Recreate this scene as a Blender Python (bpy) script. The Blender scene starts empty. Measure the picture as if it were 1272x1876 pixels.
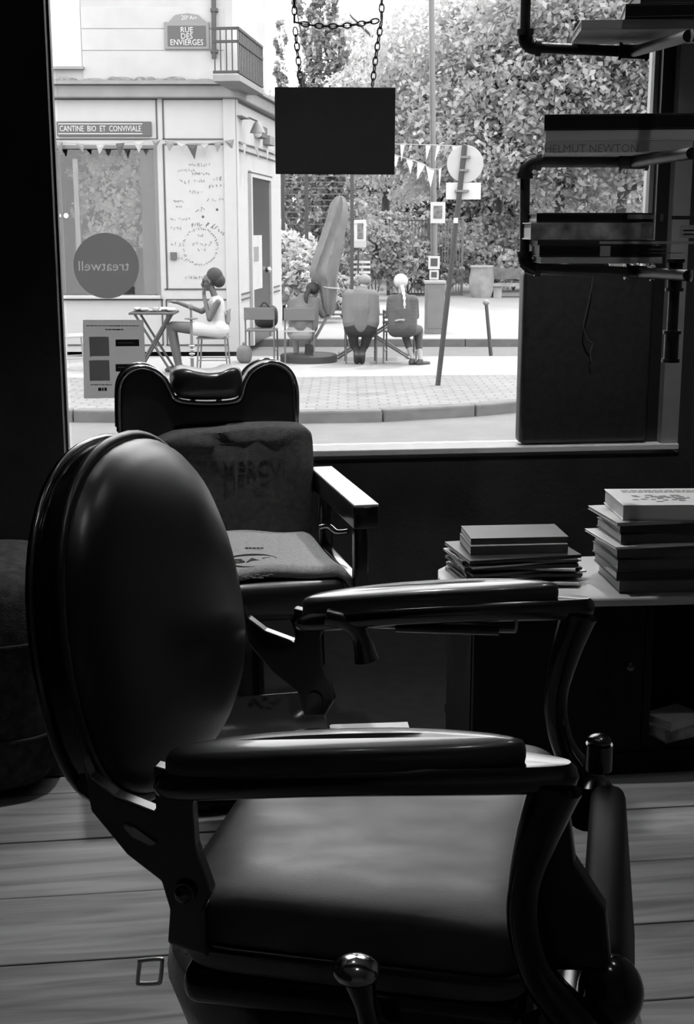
import bpy, bmesh, math, random
import numpy as np
from mathutils import Vector, Matrix
random.seed(7); rng = np.random.default_rng(7)
SC = bpy.context.scene
COL = SC.collection
PI = math.pi
R = math.radians

# ---------------------------------------------------------------- camera, sky, sun, exposure
CAM = Vector((0, 0, 1.38)); TH = R(12.2); FPX = 2400.0; CX, CY = 636.0, 938.0
cd = bpy.data.cameras.new('camera'); cam = bpy.data.objects.new('camera', cd); COL.objects.link(cam)
cam.location = CAM; cam.rotation_euler = (PI/2 - TH, 0, 0)
cd.sensor_fit = 'HORIZONTAL'; cd.sensor_width = 36.0; cd.lens = 36.0*FPX/1272.0
cd.clip_start = 0.02; cd.clip_end = 400
SC.camera = cam
wd = bpy.data.worlds.new('overcast_white_sky'); SC.world = wd; wd.use_nodes = True
wd.node_tree.nodes['Background'].inputs[0].default_value = (1, 1, 1, 1)
wd.node_tree.nodes['Background'].inputs[1].default_value = 4.8
sd = bpy.data.lights.new('sun', 'SUN'); sun = bpy.data.objects.new('sun', sd); COL.objects.link(sun)
sd.energy = 3.2; sd.angle = R(1.0); sd.color = (1, 1, 1)
_az, _el = R(52), R(60)
sun.rotation_euler = Vector((math.sin(_az)*math.cos(_el), math.cos(_az)*math.cos(_el), math.sin(_el))).to_track_quat('Z', 'Y').to_euler()
sun.location = (12, 12, 25)
vs = SC.view_settings
vs.view_transform = 'Standard'; vs.look = 'None'; vs.gamma = 1.0; vs.use_curve_mapping = False
vs.exposure = 0.0
SC.cycles.max_bounces = 7; SC.cycles.diffuse_bounces = 4; SC.cycles.glossy_bounces = 4
SC.cycles.transparent_max_bounces = 12; SC.cycles.caustics_reflective = False; SC.cycles.caustics_refractive = False
SC.cycles.sample_clamp_indirect = 6.0

# ---------------------------------------------------------------- pixel rays (a pixel plus a real distance or plane gives a point)
FW = Vector((0, math.cos(TH), -math.sin(TH))); UP = Vector((0, math.sin(TH), math.cos(TH)))
def ray(px, py): return Vector(((px-CX)/FPX, 0, 0)) + UP*((CY-py)/FPX) + FW
def at(px, py, Y):
    d = ray(px, py); return CAM + d*(Y/d.y)
def onz(px, py, z):
    d = ray(px, py); return CAM + d*((z-CAM.z)/d.z)
class Plane:                       # a vertical plane; a runs along it, n points to the viewer's side
    def __init__(s, P0, adir):
        s.P0 = Vector(P0); s.a = Vector(adir).normalized(); s.n = Vector((s.a.y, -s.a.x, 0))
    def hit(s, px, py):
        d = ray(px, py); t = (s.P0-CAM).dot(s.n)/d.dot(s.n); p = CAM+d*t
        return (p-s.P0).dot(s.a), p.z
    def pt(s, a, z, off=0.0):
        p = s.P0+s.a*a+s.n*off; return Vector((p.x, p.y, z))
    def at(s, px, py, off=0.0): return s.pt(*s.hit(px, py), off)

# ---------------------------------------------------------------- materials (all grey: a monochrome place)
MATS = {}
def mat(name, g, rough=0.6, metal=0.0, var=0.0, scale=8.0, bump=0.0, bscale=None, spec=0.5, stretch=(1,1,1), trans=0.0, coat=0.0, rvar=0.0, detail=6.0, bdist=.01):
    if name in MATS: return MATS[name]
    m = bpy.data.materials.new(name); m.use_nodes = True; nt = m.node_tree; b = nt.nodes['Principled BSDF']
    b.inputs['Base Color'].default_value = (g, g, g, 1); b.inputs['Roughness'].default_value = rough
    b.inputs['Metallic'].default_value = metal; b.inputs['Specular IOR Level'].default_value = spec
    if coat: b.inputs['Coat Weight'].default_value = coat; b.inputs['Coat Roughness'].default_value = 0.12
    if var or bump or rvar:
        tc = nt.nodes.new('ShaderNodeTexCoord'); mp = nt.nodes.new('ShaderNodeMapping'); mp.inputs['Scale'].default_value = stretch
        nt.links.new(tc.outputs['Object'], mp.inputs[0])
        n = nt.nodes.new('ShaderNodeTexNoise'); n.inputs['Scale'].default_value = scale; n.inputs['Detail'].default_value = detail
        nt.links.new(mp.outputs[0], n.inputs['Vector'])
        if var:
            mr = nt.nodes.new('ShaderNodeMapRange'); mr.inputs[1].default_value = 0.25; mr.inputs[2].default_value = 0.75
            mr.inputs[3].default_value = g*(1-var); mr.inputs[4].default_value = min(1, g*(1+var))
            nt.links.new(n.outputs[0], mr.inputs[0]); nt.links.new(mr.outputs[0], b.inputs['Base Color'])
        if rvar:
            mr = nt.nodes.new('ShaderNodeMapRange'); mr.inputs[1].default_value = 0.3; mr.inputs[2].default_value = 0.7
            mr.inputs[3].default_value = max(0.02, rough-rvar); mr.inputs[4].default_value = min(1, rough+rvar)
            nt.links.new(n.outputs[0], mr.inputs[0]); nt.links.new(mr.outputs[0], b.inputs['Roughness'])
        if bump:
            n2 = n
            if bscale:
                n2 = nt.nodes.new('ShaderNodeTexNoise'); n2.inputs['Scale'].default_value = bscale; n2.inputs['Detail'].default_value = 4
                nt.links.new(mp.outputs[0], n2.inputs['Vector'])
            bp = nt.nodes.new('ShaderNodeBump'); bp.inputs['Strength'].default_value = bump; bp.inputs['Distance'].default_value = bdist
            nt.links.new(n2.outputs[0], bp.inputs['Height']); nt.links.new(bp.outputs[0], b.inputs['Normal'])
    if trans:
        t = nt.nodes.new('ShaderNodeBsdfTranslucent'); t.inputs[0].default_value = (g*1.1, g*1.1, g*1.1, 1)
        mx = nt.nodes.new('ShaderNodeMixShader'); mx.inputs[0].default_value = trans
        out = nt.nodes['Material Output']
        nt.links.new(b.outputs[0], mx.inputs[1]); nt.links.new(t.outputs[0], mx.inputs[2]); nt.links.new(mx.outputs[0], out.inputs[0])
    MATS[name] = m; return m
def emit(name, s):
    if name in MATS: return MATS[name]
    m = bpy.data.materials.new(name); m.use_nodes = True; b = m.node_tree.nodes['Principled BSDF']
    b.inputs['Base Color'].default_value = (.8, .8, .8, 1); b.inputs['Emission Color'].default_value = (1, 1, 1, 1); b.inputs['Emission Strength'].default_value = s
    MATS[name] = m; return m
def glass(name, ior=1.5, tint=0.95, haze=0.0):
    m = bpy.data.materials.new(name); m.use_nodes = True; nt = m.node_tree; nt.nodes.remove(nt.nodes['Principled BSDF'])
    out = nt.nodes['Material Output']; tr = nt.nodes.new('ShaderNodeBsdfTransparent'); tr.inputs[0].default_value = (tint, tint, tint, 1)
    gl = nt.nodes.new('ShaderNodeBsdfGlossy'); gl.inputs['Roughness'].default_value = 0.02
    fr = nt.nodes.new('ShaderNodeFresnel'); fr.inputs[0].default_value = ior
    mx = nt.nodes.new('ShaderNodeMixShader'); nt.links.new(fr.outputs[0], mx.inputs[0]); nt.links.new(tr.outputs[0], mx.inputs[1]); nt.links.new(gl.outputs[0], mx.inputs[2])
    nt.links.new(mx.outputs[0], out.inputs[0]); MATS[name] = m; return m
def bricks(name, g, g2, mortar, w, h, msize=0.01, bump=0.4, rough=0.85):
    m = bpy.data.materials.new(name); m.use_nodes = True; nt = m.node_tree; b = nt.nodes['Principled BSDF']
    tc = nt.nodes.new('ShaderNodeTexCoord'); br = nt.nodes.new('ShaderNodeTexBrick'); br.inputs['Scale'].default_value = 1
    br.inputs['Color1'].default_value = (g,)*3+(1,); br.inputs['Color2'].default_value = (g2,)*3+(1,); br.inputs['Mortar'].default_value = (mortar,)*3+(1,)
    br.inputs['Brick Width'].default_value = w; br.inputs['Row Height'].default_value = h; br.inputs['Mortar Size'].default_value = msize
    n = nt.nodes.new('ShaderNodeTexNoise'); n.inputs['Scale'].default_value = 1.3; n.inputs['Detail'].default_value = 5
    mr = nt.nodes.new('ShaderNodeMapRange'); mr.inputs[3].default_value = .75; mr.inputs[4].default_value = 1.2
    mu = nt.nodes.new('ShaderNodeMix'); mu.data_type = 'RGBA'; mu.blend_type = 'MULTIPLY'; mu.inputs[0].default_value = 1
    nt.links.new(tc.outputs['Object'], br.inputs['Vector']); nt.links.new(tc.outputs['Object'], n.inputs['Vector']); nt.links.new(n.outputs[0], mr.inputs[0])
    nt.links.new(br.outputs['Color'], mu.inputs[6]); nt.links.new(mr.outputs[0], mu.inputs[7]); nt.links.new(mu.outputs[2], b.inputs['Base Color'])
    bp = nt.nodes.new('ShaderNodeBump'); bp.inputs['Strength'].default_value = bump; bp.inputs['Distance'].default_value = .02; bp.invert = True
    nt.links.new(br.outputs['Fac'], bp.inputs['Height']); nt.links.new(bp.outputs[0], b.inputs['Normal']); b.inputs['Roughness'].default_value = rough
    MATS[name] = m; return m

leather = mat('black_leather', .012, .32, bump=.25, bscale=220, bdist=.0004, spec=.9)
seatleather = mat('worn_seat_leather', .15, .42, var=.45, scale=9, bump=.3, bscale=220, bdist=.0005, spec=1.0, rvar=.10, stretch=(1, 2.2, 1))
padvinyl = mat('black_arm_vinyl', .035, .42, bump=.2, bscale=220, bdist=.0003, spec=1.0, coat=1.0)
enamel = mat('black_enamel_metal', .012, .16, spec=.6, coat=.4)
chrome = mat('polished_chrome', .62, .13, metal=1.0)
darkmetal = mat('dark_nickel_metal', .16, .2, metal=1.0, rvar=.06, scale=12)
ironpipe = mat('black_iron_pipe', .035, .42, metal=.5, var=.3, scale=30, bump=.1)
towel = mat('terry_towel', .42, .95, var=.18, scale=120, bump=.7, bscale=420, bdist=.004, spec=.1)
towel2 = mat('dark_terry_towel', .11, .95, var=.25, scale=60, bump=.7, bscale=420, spec=.1)
print_dark = mat('dark_print', .04, .8)
blackwall = mat('black_painted_wall', .028, .7, var=.4, scale=5, bump=.15, bscale=60)
blackframe = mat('black_painted_frame', .014, .5, var=.3, scale=12)
greyframe = mat('grey_painted_frame', .3, .5, var=.15, scale=9)
whitesill = mat('white_painted_sill', .8, .45, var=.08, scale=14)
plaster = mat('pale_shop_paint', .55, .9, var=.15, scale=3)
paper = mat('paper_pages', .55, .9, var=.2, scale=90, stretch=(1, 1, 14))
# ---------------------------------------------------------------- mesh builder
WM = {}
class MB:
    def __init__(s): s.v = []; s.f = []; s.m = []
    def add(s, vs, fs, mi=0):
        o = len(s.v); s.v += [Vector(p) for p in vs]; s.f += [tuple(i+o for i in f) for f in fs]; s.m += [mi]*len(fs); return s
    def box(s, c, d, M=None, mi=0):
        x, y, z = d[0]/2, d[1]/2, d[2]/2; c = Vector(c); Q = M.to_3x3() if M else Matrix.Identity(3)
        vs = [c+Q@Vector((sx*x, sy*y, sz*z)) for sz in (-1, 1) for sx, sy in ((-1,-1),(1,-1),(1,1),(-1,1))]
        return s.add(vs, [(3,2,1,0),(4,5,6,7),(0,1,5,4),(1,2,6,5),(2,3,7,6),(3,0,4,7)], mi)
    def wbox(s, pl, r, o0, o1, mi=0):             # a box on a vertical plane from a pixel rectangle and a real thickness
        a0, z1 = pl.hit(r[0], r[1]); a1, z0 = pl.hit(r[2], r[3])
        a1 = pl.hit(r[2], (r[1]+r[3])/2)[0]; a0 = pl.hit(r[0], (r[1]+r[3])/2)[0]
        return s.abox(pl, a0, a1, z0, z1, o0, o1, mi)
    def abox(s, pl, a0, a1, z0, z1, o0, o1, mi=0):
        vs = [pl.pt(a, z, o) for z in (z0, z1) for a, o in ((a0,o1),(a1,o1),(a1,o0),(a0,o0))]
        return s.add(vs, [(3,2,1,0),(4,5,6,7),(0,1,5,4),(1,2,6,5),(2,3,7,6),(3,0,4,7)], mi)
    def rbox(s, c, d, r, M=None, seg=3, mi=0):
        b = bmesh.new(); bmesh.ops.create_cube(b, size=1)
        for v in b.verts: v.co = Vector((v.co.x*d[0], v.co.y*d[1], v.co.z*d[2]))
        bmesh.ops.bevel(b, geom=b.edges[:], offset=r, segments=seg, profile=.5, affect='EDGES')
        Q = M.to_3x3() if M else Matrix.Identity(3); b.verts.ensure_lookup_table()
        vs = [Vector(c)+Q@v.co for v in b.verts]; fs = [tuple(v.index for v in f.verts) for f in b.faces]; b.free()
        return s.add(vs, fs, mi)
    def tube(s, pts, r, n=10, mi=0, cap=True, closed=False):
        pts = [Vector(p) for p in pts]; k = len(pts); rs = r if isinstance(r, (list, tuple)) else [r]*k
        vs = []; prev = None
        for i, p in enumerate(pts):
            if closed: t = pts[(i+1) % k]-pts[i-1]
            else: t = pts[min(i+1, k-1)]-pts[max(i-1, 0)]
            if t.length < 1e-9: t = Vector((0, 0, 1))
            t.normalize()
            if prev is None: u = t.orthogonal().normalized()
            else:
                u = prev-t*prev.dot(t)
                u = u.normalized() if u.length > 1e-6 else t.orthogonal().normalized()
            prev = u; w = t.cross(u)
            vs += [p+(u*math.cos(2*PI*j/n)+w*math.sin(2*PI*j/n))*rs[i] for j in range(n)]
        fs = [(i*n+j, i*n+(j+1) % n, ((i+1) % k)*n+(j+1) % n, ((i+1) % k)*n+j) for i in range(k if closed else k-1) for j in range(n)]
        if cap and not closed: fs += [tuple(range(n-1, -1, -1)), tuple((k-1)*n+j for j in range(n))]
        return s.add(vs, fs, mi)
    def cyl(s, p0, p1, r0, r1=None, n=16, mi=0): return s.tube([p0, p1], [r0, r0 if r1 is None else r1], n, mi)
    def sell(s, c, r, e1=1.0, e2=1.0, nu=24, nv=12, M=None, mi=0):      # superellipsoid
        sp = lambda a, e: math.copysign(abs(a)**e, a)
        Q = M.to_3x3() if M else Matrix.Identity(3); c = Vector(c); vs = []
        for i in range(nv+1):
            ph = -PI/2+PI*i/nv
            for j in range(nu):
                th = 2*PI*j/nu
                vs.append(c+Q@Vector((r[0]*sp(math.cos(ph), e1)*sp(math.cos(th), e2), r[1]*sp(math.cos(ph), e1)*sp(math.sin(th), e2), r[2]*sp(math.sin(ph), e1))))
        fs = [(i*nu+j, i*nu+(j+1) % nu, (i+1)*nu+(j+1) % nu, (i+1)*nu+j) for i in range(nv) for j in range(nu)]
        return s.add(vs, fs, mi)
    def lathe(s, c, prof, n=24, M=None, mi=0, fold=0.0, nf=0):
        Q = M.to_3x3() if M else Matrix.Identity(3); c = Vector(c); vs = []
        for r, z in prof:
            for j in range(n):
                a = 2*PI*j/n; rr = r*(1+fold*math.cos(nf*a)); vs.append(c+Q@Vector((rr*math.cos(a), rr*math.sin(a), z)))
        k = len(prof); fs = [(i*n+j, i*n+(j+1) % n, (i+1)*n+(j+1) % n, (i+1)*n+j) for i in range(k-1) for j in range(n)]
        fs += [tuple(range(n-1, -1, -1)), tuple((k-1)*n+j for j in range(n))]
        return s.add(vs, fs, mi)
    def prism(s, pts, off, mi=0):                  # closed outline extruded by a vector
        pts = [Vector(p) for p in pts]; off = Vector(off); k = len(pts)
        return s.add(pts+[p+off for p in pts], [tuple(range(k-1, -1, -1)), tuple(range(k, 2*k))]+[(i, (i+1) % k, k+(i+1) % k, k+i) for i in range(k)], mi)
    def loft(s, rings, cap=True, mi=0):
        n = len(rings[0]); vs = [p for r in rings for p in r]; k = len(rings)
        fs = [(i*n+j, i*n+(j+1) % n, (i+1)*n+(j+1) % n, (i+1)*n+j) for i in range(k-1) for j in range(n)]
        if cap: fs += [tuple(range(n-1, -1, -1)), tuple((k-1)*n+j for j in range(n))]
        return s.add(vs, fs, mi)
    def xf(s, M): s.v = [M@p for p in s.v]; return s
    def build(s, name, m, parent=None, smooth=None, bevel=0.0, origin=None, sub=0):
        ms = m if isinstance(m, (list, tuple)) else [m]
        xs = [p.x for p in s.v]; ys = [p.y for p in s.v]; zs = [p.z for p in s.v]
        o = Vector(origin) if origin is not None else Vector(((min(xs)+max(xs))/2, (min(ys)+max(ys))/2, min(zs)))
        me = bpy.data.meshes.new(name); me.from_pydata([p-o for p in s.v], [], s.f)
        b = bmesh.new(); b.from_mesh(me); bmesh.ops.recalc_face_normals(b, faces=b.faces); b.to_mesh(me); b.free()
        for q in ms: me.materials.append(q)
        if len(ms) > 1: me.polygons.foreach_set('material_index', s.m)
        if smooth is not None:
            me.polygons.foreach_set('use_smooth', [True]*len(me.polygons)); me.set_sharp_from_angle(angle=R(smooth))
        ob = link(name, me, o, parent)
        if bevel:
            md = ob.modifiers.new('bevel', 'BEVEL'); md.width = bevel; md.segments = 2; md.limit_method = 'ANGLE'
        if sub:
            md = ob.modifiers.new('sub', 'SUBSURF'); md.levels = sub; md.render_levels = sub
        return ob
def link(name, data, loc, parent=None, rot=None):
    ob = bpy.data.objects.new(name, data); COL.objects.link(ob); M = Matrix.Translation(Vector(loc))
    if rot is not None: M = M @ rot.to_4x4()
    ob.matrix_basis = M; WM[ob.name] = M
    if parent is not None:
        ob.parent = parent; ob.matrix_parent_inverse = WM[parent.name].inverted()
    return ob
def tag(o, label=None, cat=None, group=None, kind=None):
    for k, v in (('label', label), ('category', cat), ('group', group), ('kind', kind)):
        if v: o[k] = v
    return o
def thing(name, loc, label, cat, group=None):
    return tag(link(name, None, loc), label, cat, group)
def struct(o): o['kind'] = 'structure'; return o
def text(name, body, p, xdir, up, size, m, parent=None, extrude=.001, align='CENTER', xs=1.0, flip=False):
    cu = bpy.data.curves.new(name, 'FONT'); cu.body = body; cu.size = size; cu.extrude = extrude; cu.align_x = align; cu.align_y = 'CENTER'; cu.resolution_u = 2
    x = Vector(xdir).normalized(); u = Vector(up).normalized(); z = x.cross(u)
    Rm = Matrix((x, u, z)).transposed()
    tmp = bpy.data.objects.new('tmp_text', cu); COL.objects.link(tmp)
    dg = bpy.context.evaluated_depsgraph_get(); me = bpy.data.meshes.new_from_object(tmp.evaluated_get(dg))
    bpy.data.objects.remove(tmp); bpy.data.curves.remove(cu)
    me.transform(Matrix.Diagonal((-xs if flip else xs, 1, 1, 1))); me.materials.clear(); me.materials.append(m); me.name = name
    if flip: me.flip_normals()
    return link(name, me, p, parent, Rm)
def copy_tree(o, dloc, label=None, group=None):
    c = o.copy(); COL.objects.link(c); c.location = o.location+Vector(dloc); WM[c.name] = Matrix.Translation(Vector(dloc)) @ WM[o.name]
    if label: c['label'] = label
    if group: c['group'] = group
    for ch in [q for q in bpy.data.objects if q.parent == o]:
        d = ch.copy(); COL.objects.link(d); d.parent = c
        for g in [q for q in bpy.data.objects if q.parent == ch]:
            e = g.copy(); COL.objects.link(e); e.parent = d
    return c
def spline(pts, n=6, closed=False):               # Catmull-Rom through points
    pts = [Vector(p) for p in pts]; k = len(pts); out = []
    for i in range(k if closed else k-1):
        p0 = pts[i-1] if (closed or i > 0) else pts[i]; p1 = pts[i]; p2 = pts[(i+1) % k]; p3 = pts[(i+2) % k] if (closed or i+2 < k) else p2
        for j in range(n):
            t = j/n; out.append(.5*((2*p1)+(p2-p0)*t+(2*p0-5*p1+4*p2-p3)*t*t+(3*p1-p0-3*p2+p3)*t**3))
    if not closed: out.append(pts[-1])
    return out
def frame_m(o, xdir, ydir):
    x = Vector(xdir).normalized(); y = Vector(ydir).normalized(); z = x.cross(y)
    M = Matrix((x, y, z)).transposed().to_4x4(); M.translation = Vector(o); return M
# ================================================================ the barber shop: room shell
PHI = R(7); U = Vector((math.cos(PHI), math.sin(PHI), 0)); V = Vector((-math.sin(PHI), math.cos(PHI), 0))
def rm(u, v, z): p = U*u+V*v; return Vector((p.x, p.y, z))
ROOM = frame_m((0, 0, 0), U, V)
IN = Plane(V*4.62, U)                               # inner face of the window wall
aL, aR, HT = -2.2, 2.6, 3.45
a0 = Plane(V*(4.62+.14), U).hit(106, 420)[0]; a1 = IN.hit(1200, 420)[0]; zs = IN.hit(760, 822)[1]; zt = 3.2
w = MB()
w.abox(IN, aL, aR, 0, zs-.035, -.16, 0); w.abox(IN, aL, a0, zs-.035, HT, -.16, 0); w.abox(IN, a1+.13, aR, zs-.035, HT, -.16, 0)
w.abox(IN, a0, a1+.13, zt, HT, -.16, 0)
struct(w.build('wall_front', blackwall))
struct(MB().box(rm(aL-.05, .8, HT/2), (.1, 7.8, HT), ROOM).build('wall_left', blackwall))
struct(MB().box(rm(aR+.05, .8, HT/2), (.1, 7.8, HT), ROOM).build('wall_right', mat('grey_wall_paint', .3, .8, var=.1, scale=3)))
struct(MB().box(rm(.2, -3.05, HT/2), (5.0, .1, HT), ROOM).build('wall_back', plaster))
struct(MB().box(rm(.2, .9, HT+.06), (5.0, 8.1, .12), ROOM).build('ceiling', plaster))
bb = MB().abox(IN, aL, aR, 0, .09, 0, .018).build('baseboard_front', blackframe, bevel=.004); struct(bb)
# floor: wide boards on a dark slab, each board its own piece
woodm = bpy.data.materials.new('worn_floor_boards'); woodm.use_nodes = True
nt = woodm.node_tree; b = nt.nodes['Principled BSDF']; b.inputs['Roughness'].default_value = .5; b.inputs['Specular IOR Level'].default_value = .35
tc = nt.nodes.new('ShaderNodeTexCoord'); oi = nt.nodes.new('ShaderNodeObjectInfo'); mp = nt.nodes.new('ShaderNodeMapping'); mp.inputs['Scale'].default_value = (.9, 11, 1)
cmb = nt.nodes.new('ShaderNodeCombineXYZ'); mm = nt.nodes.new('ShaderNodeMath'); mm.operation = 'MULTIPLY'; mm.inputs[1].default_value = 31
nt.links.new(oi.outputs['Random'], mm.inputs[0]); nt.links.new(mm.outputs[0], cmb.inputs[0]); nt.links.new(mm.outputs[0], cmb.inputs[1])
nt.links.new(tc.outputs['Object'], mp.inputs[0]); nt.links.new(cmb.outputs[0], mp.inputs['Location'])
n1 = nt.nodes.new('ShaderNodeTexNoise'); n1.inputs['Scale'].default_value = 2.2; n1.inputs['Detail'].default_value = 8; n1.inputs['Distortion'].default_value = .9; nt.links.new(mp.outputs[0], n1.inputs['Vector'])
cr = nt.nodes.new('ShaderNodeValToRGB'); cr.color_ramp.elements[0].position = .3; cr.color_ramp.elements[0].color = (.14, .14, .14, 1); cr.color_ramp.elements[1].position = .62; cr.color_ramp.elements[1].color = (.29, .29, .29, 1)
nt.links.new(n1.outputs[0], cr.inputs[0])
mx = nt.nodes.new('ShaderNodeMix'); mx.data_type = 'RGBA'; mx.blend_type = 'MULTIPLY'; mx.inputs[0].default_value = 1
mr = nt.nodes.new('ShaderNodeMapRange'); mr.inputs[3].default_value = .85; mr.inputs[4].default_value = 1.12; nt.links.new(oi.outputs['Random'], mr.inputs[0])
nt.links.new(cr.outputs[0], mx.inputs[6]); nt.links.new(mr.outputs[0], mx.inputs[7]); nt.links.new(mx.outputs[2], b.inputs['Base Color'])
bp = nt.nodes.new('ShaderNodeBump'); bp.inputs['Strength'].default_value = .25; bp.inputs['Distance'].default_value = .004; nt.links.new(n1.outputs[0], bp.inputs['Height']); nt.links.new(bp.outputs[0], b.inputs['Normal'])
FLOOR = struct(MB().box(rm(.2, .9, -.08), (5.0, 8.1, .12), ROOM).build('floor', mat('floor_gap_dark', .02, .9)))
PW = .262; vline = onz(130, 1538, 0).dot(V)
row0 = int((vline+3.0)/PW); k = 0; pm = {}
for i in range(-row0, 40):
    v0 = vline+i*PW; v1 = min(v0+PW, 4.62)
    if v0 > 4.58: break
    u = aL
    while u < aR:
        L = aR-aL; ua, ub = max(u, aL), min(u+L, aR); u += L
        if ub-ua < .08: continue
        ln = ub-ua-.003; wd_ = v1-v0-.005; key = (round(ln, 2), round(wd_, 3))
        if key not in pm: pm[key] = MB().box((0, 0, -.01), (ln, wd_, .02)).build('plank', woodm, FLOOR, bevel=.0015, origin=(0, 0, 0)); o = pm[key]
        else: o = link('plank', pm[key].data, (0, 0, 0), FLOOR); md = o.modifiers.new('bevel', 'BEVEL'); md.width = .0015
        o.matrix_basis = Matrix.Translation(rm((ua+ub)/2, (v0+v1)/2, random.uniform(-.0006, .0006))) @ ROOM.to_3x3().to_4x4()

MB().box(rm(.2, (3.22+4.62)/2, .0015), (4.8, 1.40, .004), ROOM).build('dark_floor_strip', mat('matt_black_strip', .010, .9, var=.3, scale=20, spec=.12), FLOOR)  # thin black strip over the boards along the window side
# window: sill, frame, bead, pane
WIN = struct(link('window_1', None, IN.pt((a0+a1)/2, zs, -.2)))
MB().abox(IN, a0, a1+.13, zs-.022, zs, -.15, .010).build('window_sill', whitesill, WIN, bevel=.003)
MB().abox(IN, a0-.002, a0+.008, zs, zt, -.15, -.08).build('window_frame', blackframe, WIN)
MB().abox(IN, a1+.004, a1+.020, zs, zt, -.15, -.09).build('glazing_bead', greyframe, WIN)
MB().abox(IN, a1+.020, a1+.066, zs, zt, -.15, -.05).build('window_frame', blackframe, WIN)
MB().abox(IN, a1+.066, a1+.13, zs, zt, -.15, -.005).build('reveal_board', greyframe, WIN)
MB().abox(IN, a0, a1+.02, zt-.05, zt, -.15, -.09).build('window_frame', blackframe, WIN)
MB().abox(IN, a0+.02, a1+.006, zs, zt-.05, -.121, -.115).build('pane', glass('window_glass', 1.45, .97), WIN)

# unseen ceiling lamps, read off sparks on the metal; last two added as fill
for i, (u, v) in enumerate(((-.45, 1.9), (.25, 1.2), (1.15, 2.2), (.05, 3.2), (1.25, 3.7))):
    p = rm(u, v, HT); t = thing('ceiling_spotlight', p, '', 'lamp', 'ceiling spotlights')
    t['label'] = 'small black ceiling spotlight %s' % ('over the left side of the floor', 'over the near barber chair', 'over the right side of the floor', 'added as fill over the chair by the window', 'added as fill over the low black chest')[i]
    MB().lathe(p-Vector((0, 0, .10)), [(.052, -.02), (.055, .0), (.055, .09), (.03, .10), (.03, .095), (.048, .085), (.048, -.015)], 20).build('housing', blackframe, t, smooth=40)
    MB().sell(p-Vector((0, 0, .06)), (.028, .028, .02), nu=12, nv=6).build('bulb', emit('lamp_bulb', 20), t, smooth=60)
    ld = bpy.data.lights.new('spotlight_light', 'SPOT'); ld.energy = (3, 7, 20, 165, 130)[i]; ld.shadow_soft_size = .04; ld.spot_size = R(76); ld.spot_blend = .8
    link('spotlight_light', ld, p-Vector((0, 0, .13)), t)

# ---------------------------------------------------------------- things at the window
WG = Plane(V*(4.62+.113), U)                        # room face of the pane
def sticker_disc(px0, px1, cy, nm): pass
c = WG.at(195, 487, .002); rad = abs(WG.hit(255, 487)[0]-WG.hit(135, 487)[0])/2
ST = thing('window_sticker', c, 'round grey sticker on the window pane with mirrored white lettering', 'sticker')
stm = mat('grey_sticker_film', .46, .6, var=.06, scale=30, trans=.75)
MB().prism([c+U*(rad*math.cos(2*PI*i/48))+Vector((0, 0, rad*math.sin(2*PI*i/48))) for i in range(48)], WG.n*.0012).build('disc', stm, ST)
stl = mat('pale_sticker_lettering', .30, .7, trans=.75)
def wtext(name, body, px, py, hpx, m, parent, pl=WG, off=.0042, xs=1.0, flip=True, align='CENTER'):
    p = pl.at(px, py, off); k = (p-CAM).length/FPX
    return text(name, body, p, pl.a, (0, 0, 1), hpx*k, m, parent, extrude=.0004, align=align, xs=xs, flip=flip)
sl_m = mat('white_sticker_lettering', .88, .7, trans=.75)
disc = [o for o in bpy.data.objects if o.parent == ST][0]
def cut_in(ob, cutter):
    md = ob.modifiers.new('cut', 'BOOLEAN'); md.object = cutter; md.operation = 'DIFFERENCE'; md.solver = 'EXACT'
    bpy.context.view_layer.update(); dg = bpy.context.evaluated_depsgraph_get(); me = bpy.data.meshes.new_from_object(ob.evaluated_get(dg)); ob.modifiers.remove(md); ob.data = me
def letters(name, body, px, py, hpx):
    # letters let into the film
    p = WG.at(px, py, .0026); k = (p-CAM).length/FPX
    c = text('cutter', body, p, WG.a, (0, 0, 1), hpx*k, sl_m, None, extrude=.004, flip=True); cut_in(disc, c); bpy.data.objects.remove(c)
    text(name, body, p, WG.a, (0, 0, 1), hpx*k, sl_m, ST, extrude=.0006, flip=True)
letters('lettering', 'treatwell', 190, 488, 25)
NT = thing('paper_notice', WG.at(210, 730, .002), 'grey paper notice taped low on the window pane, with two printed bars', 'notice')
ntm = mat('backlit_notice_paper', .62, .9, var=.05, scale=25, trans=.7)
nc = [WG.at(152, 586, .002), WG.at(263, 586, .002), WG.at(270, 728, .002), WG.at(154, 730, .002)]
MB().prism(nc, WG.n*.0008).build('sheet', ntm, NT)
nd = mat('notice_print_dark', .10, .9, trans=.7); nm_ = mat('notice_print_grey', .16, .9, trans=.7)
for r in ((212, 622, 255, 634), (212, 667, 257, 680)):
    bar = MB().wbox(WG, r, .0032, .0038).build('printed_bar', nd, NT); MB().wbox(WG, (r[0]+4, r[1]+5, r[2]-10, r[1]+6.5), .004, .0044).build('printed_line', ntm, bar)
for r in ((158, 596, 254, 597.5), (193, 602.5, 226, 604.5), (166, 704, 206, 705.5), (180, 710, 196, 716)):
    s = MB(); x = r[0]
    while x < r[2]: ww = random.uniform(4, 10); s.wbox(WG, (x, r[1], min(x+ww-1, r[2]), r[3]), .0032, .0038); x += ww
    s.build('printed_line', nm_, NT)
for r in ((164, 617, 200, 652), (164, 660, 201, 697)):       # the two code squares stay blank
    MB().wbox(WG, r, .0032, .0036).build('blank_square', mat('notice_square_grey', .5, .95, var=.12, scale=60, trans=.7), NT)

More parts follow.
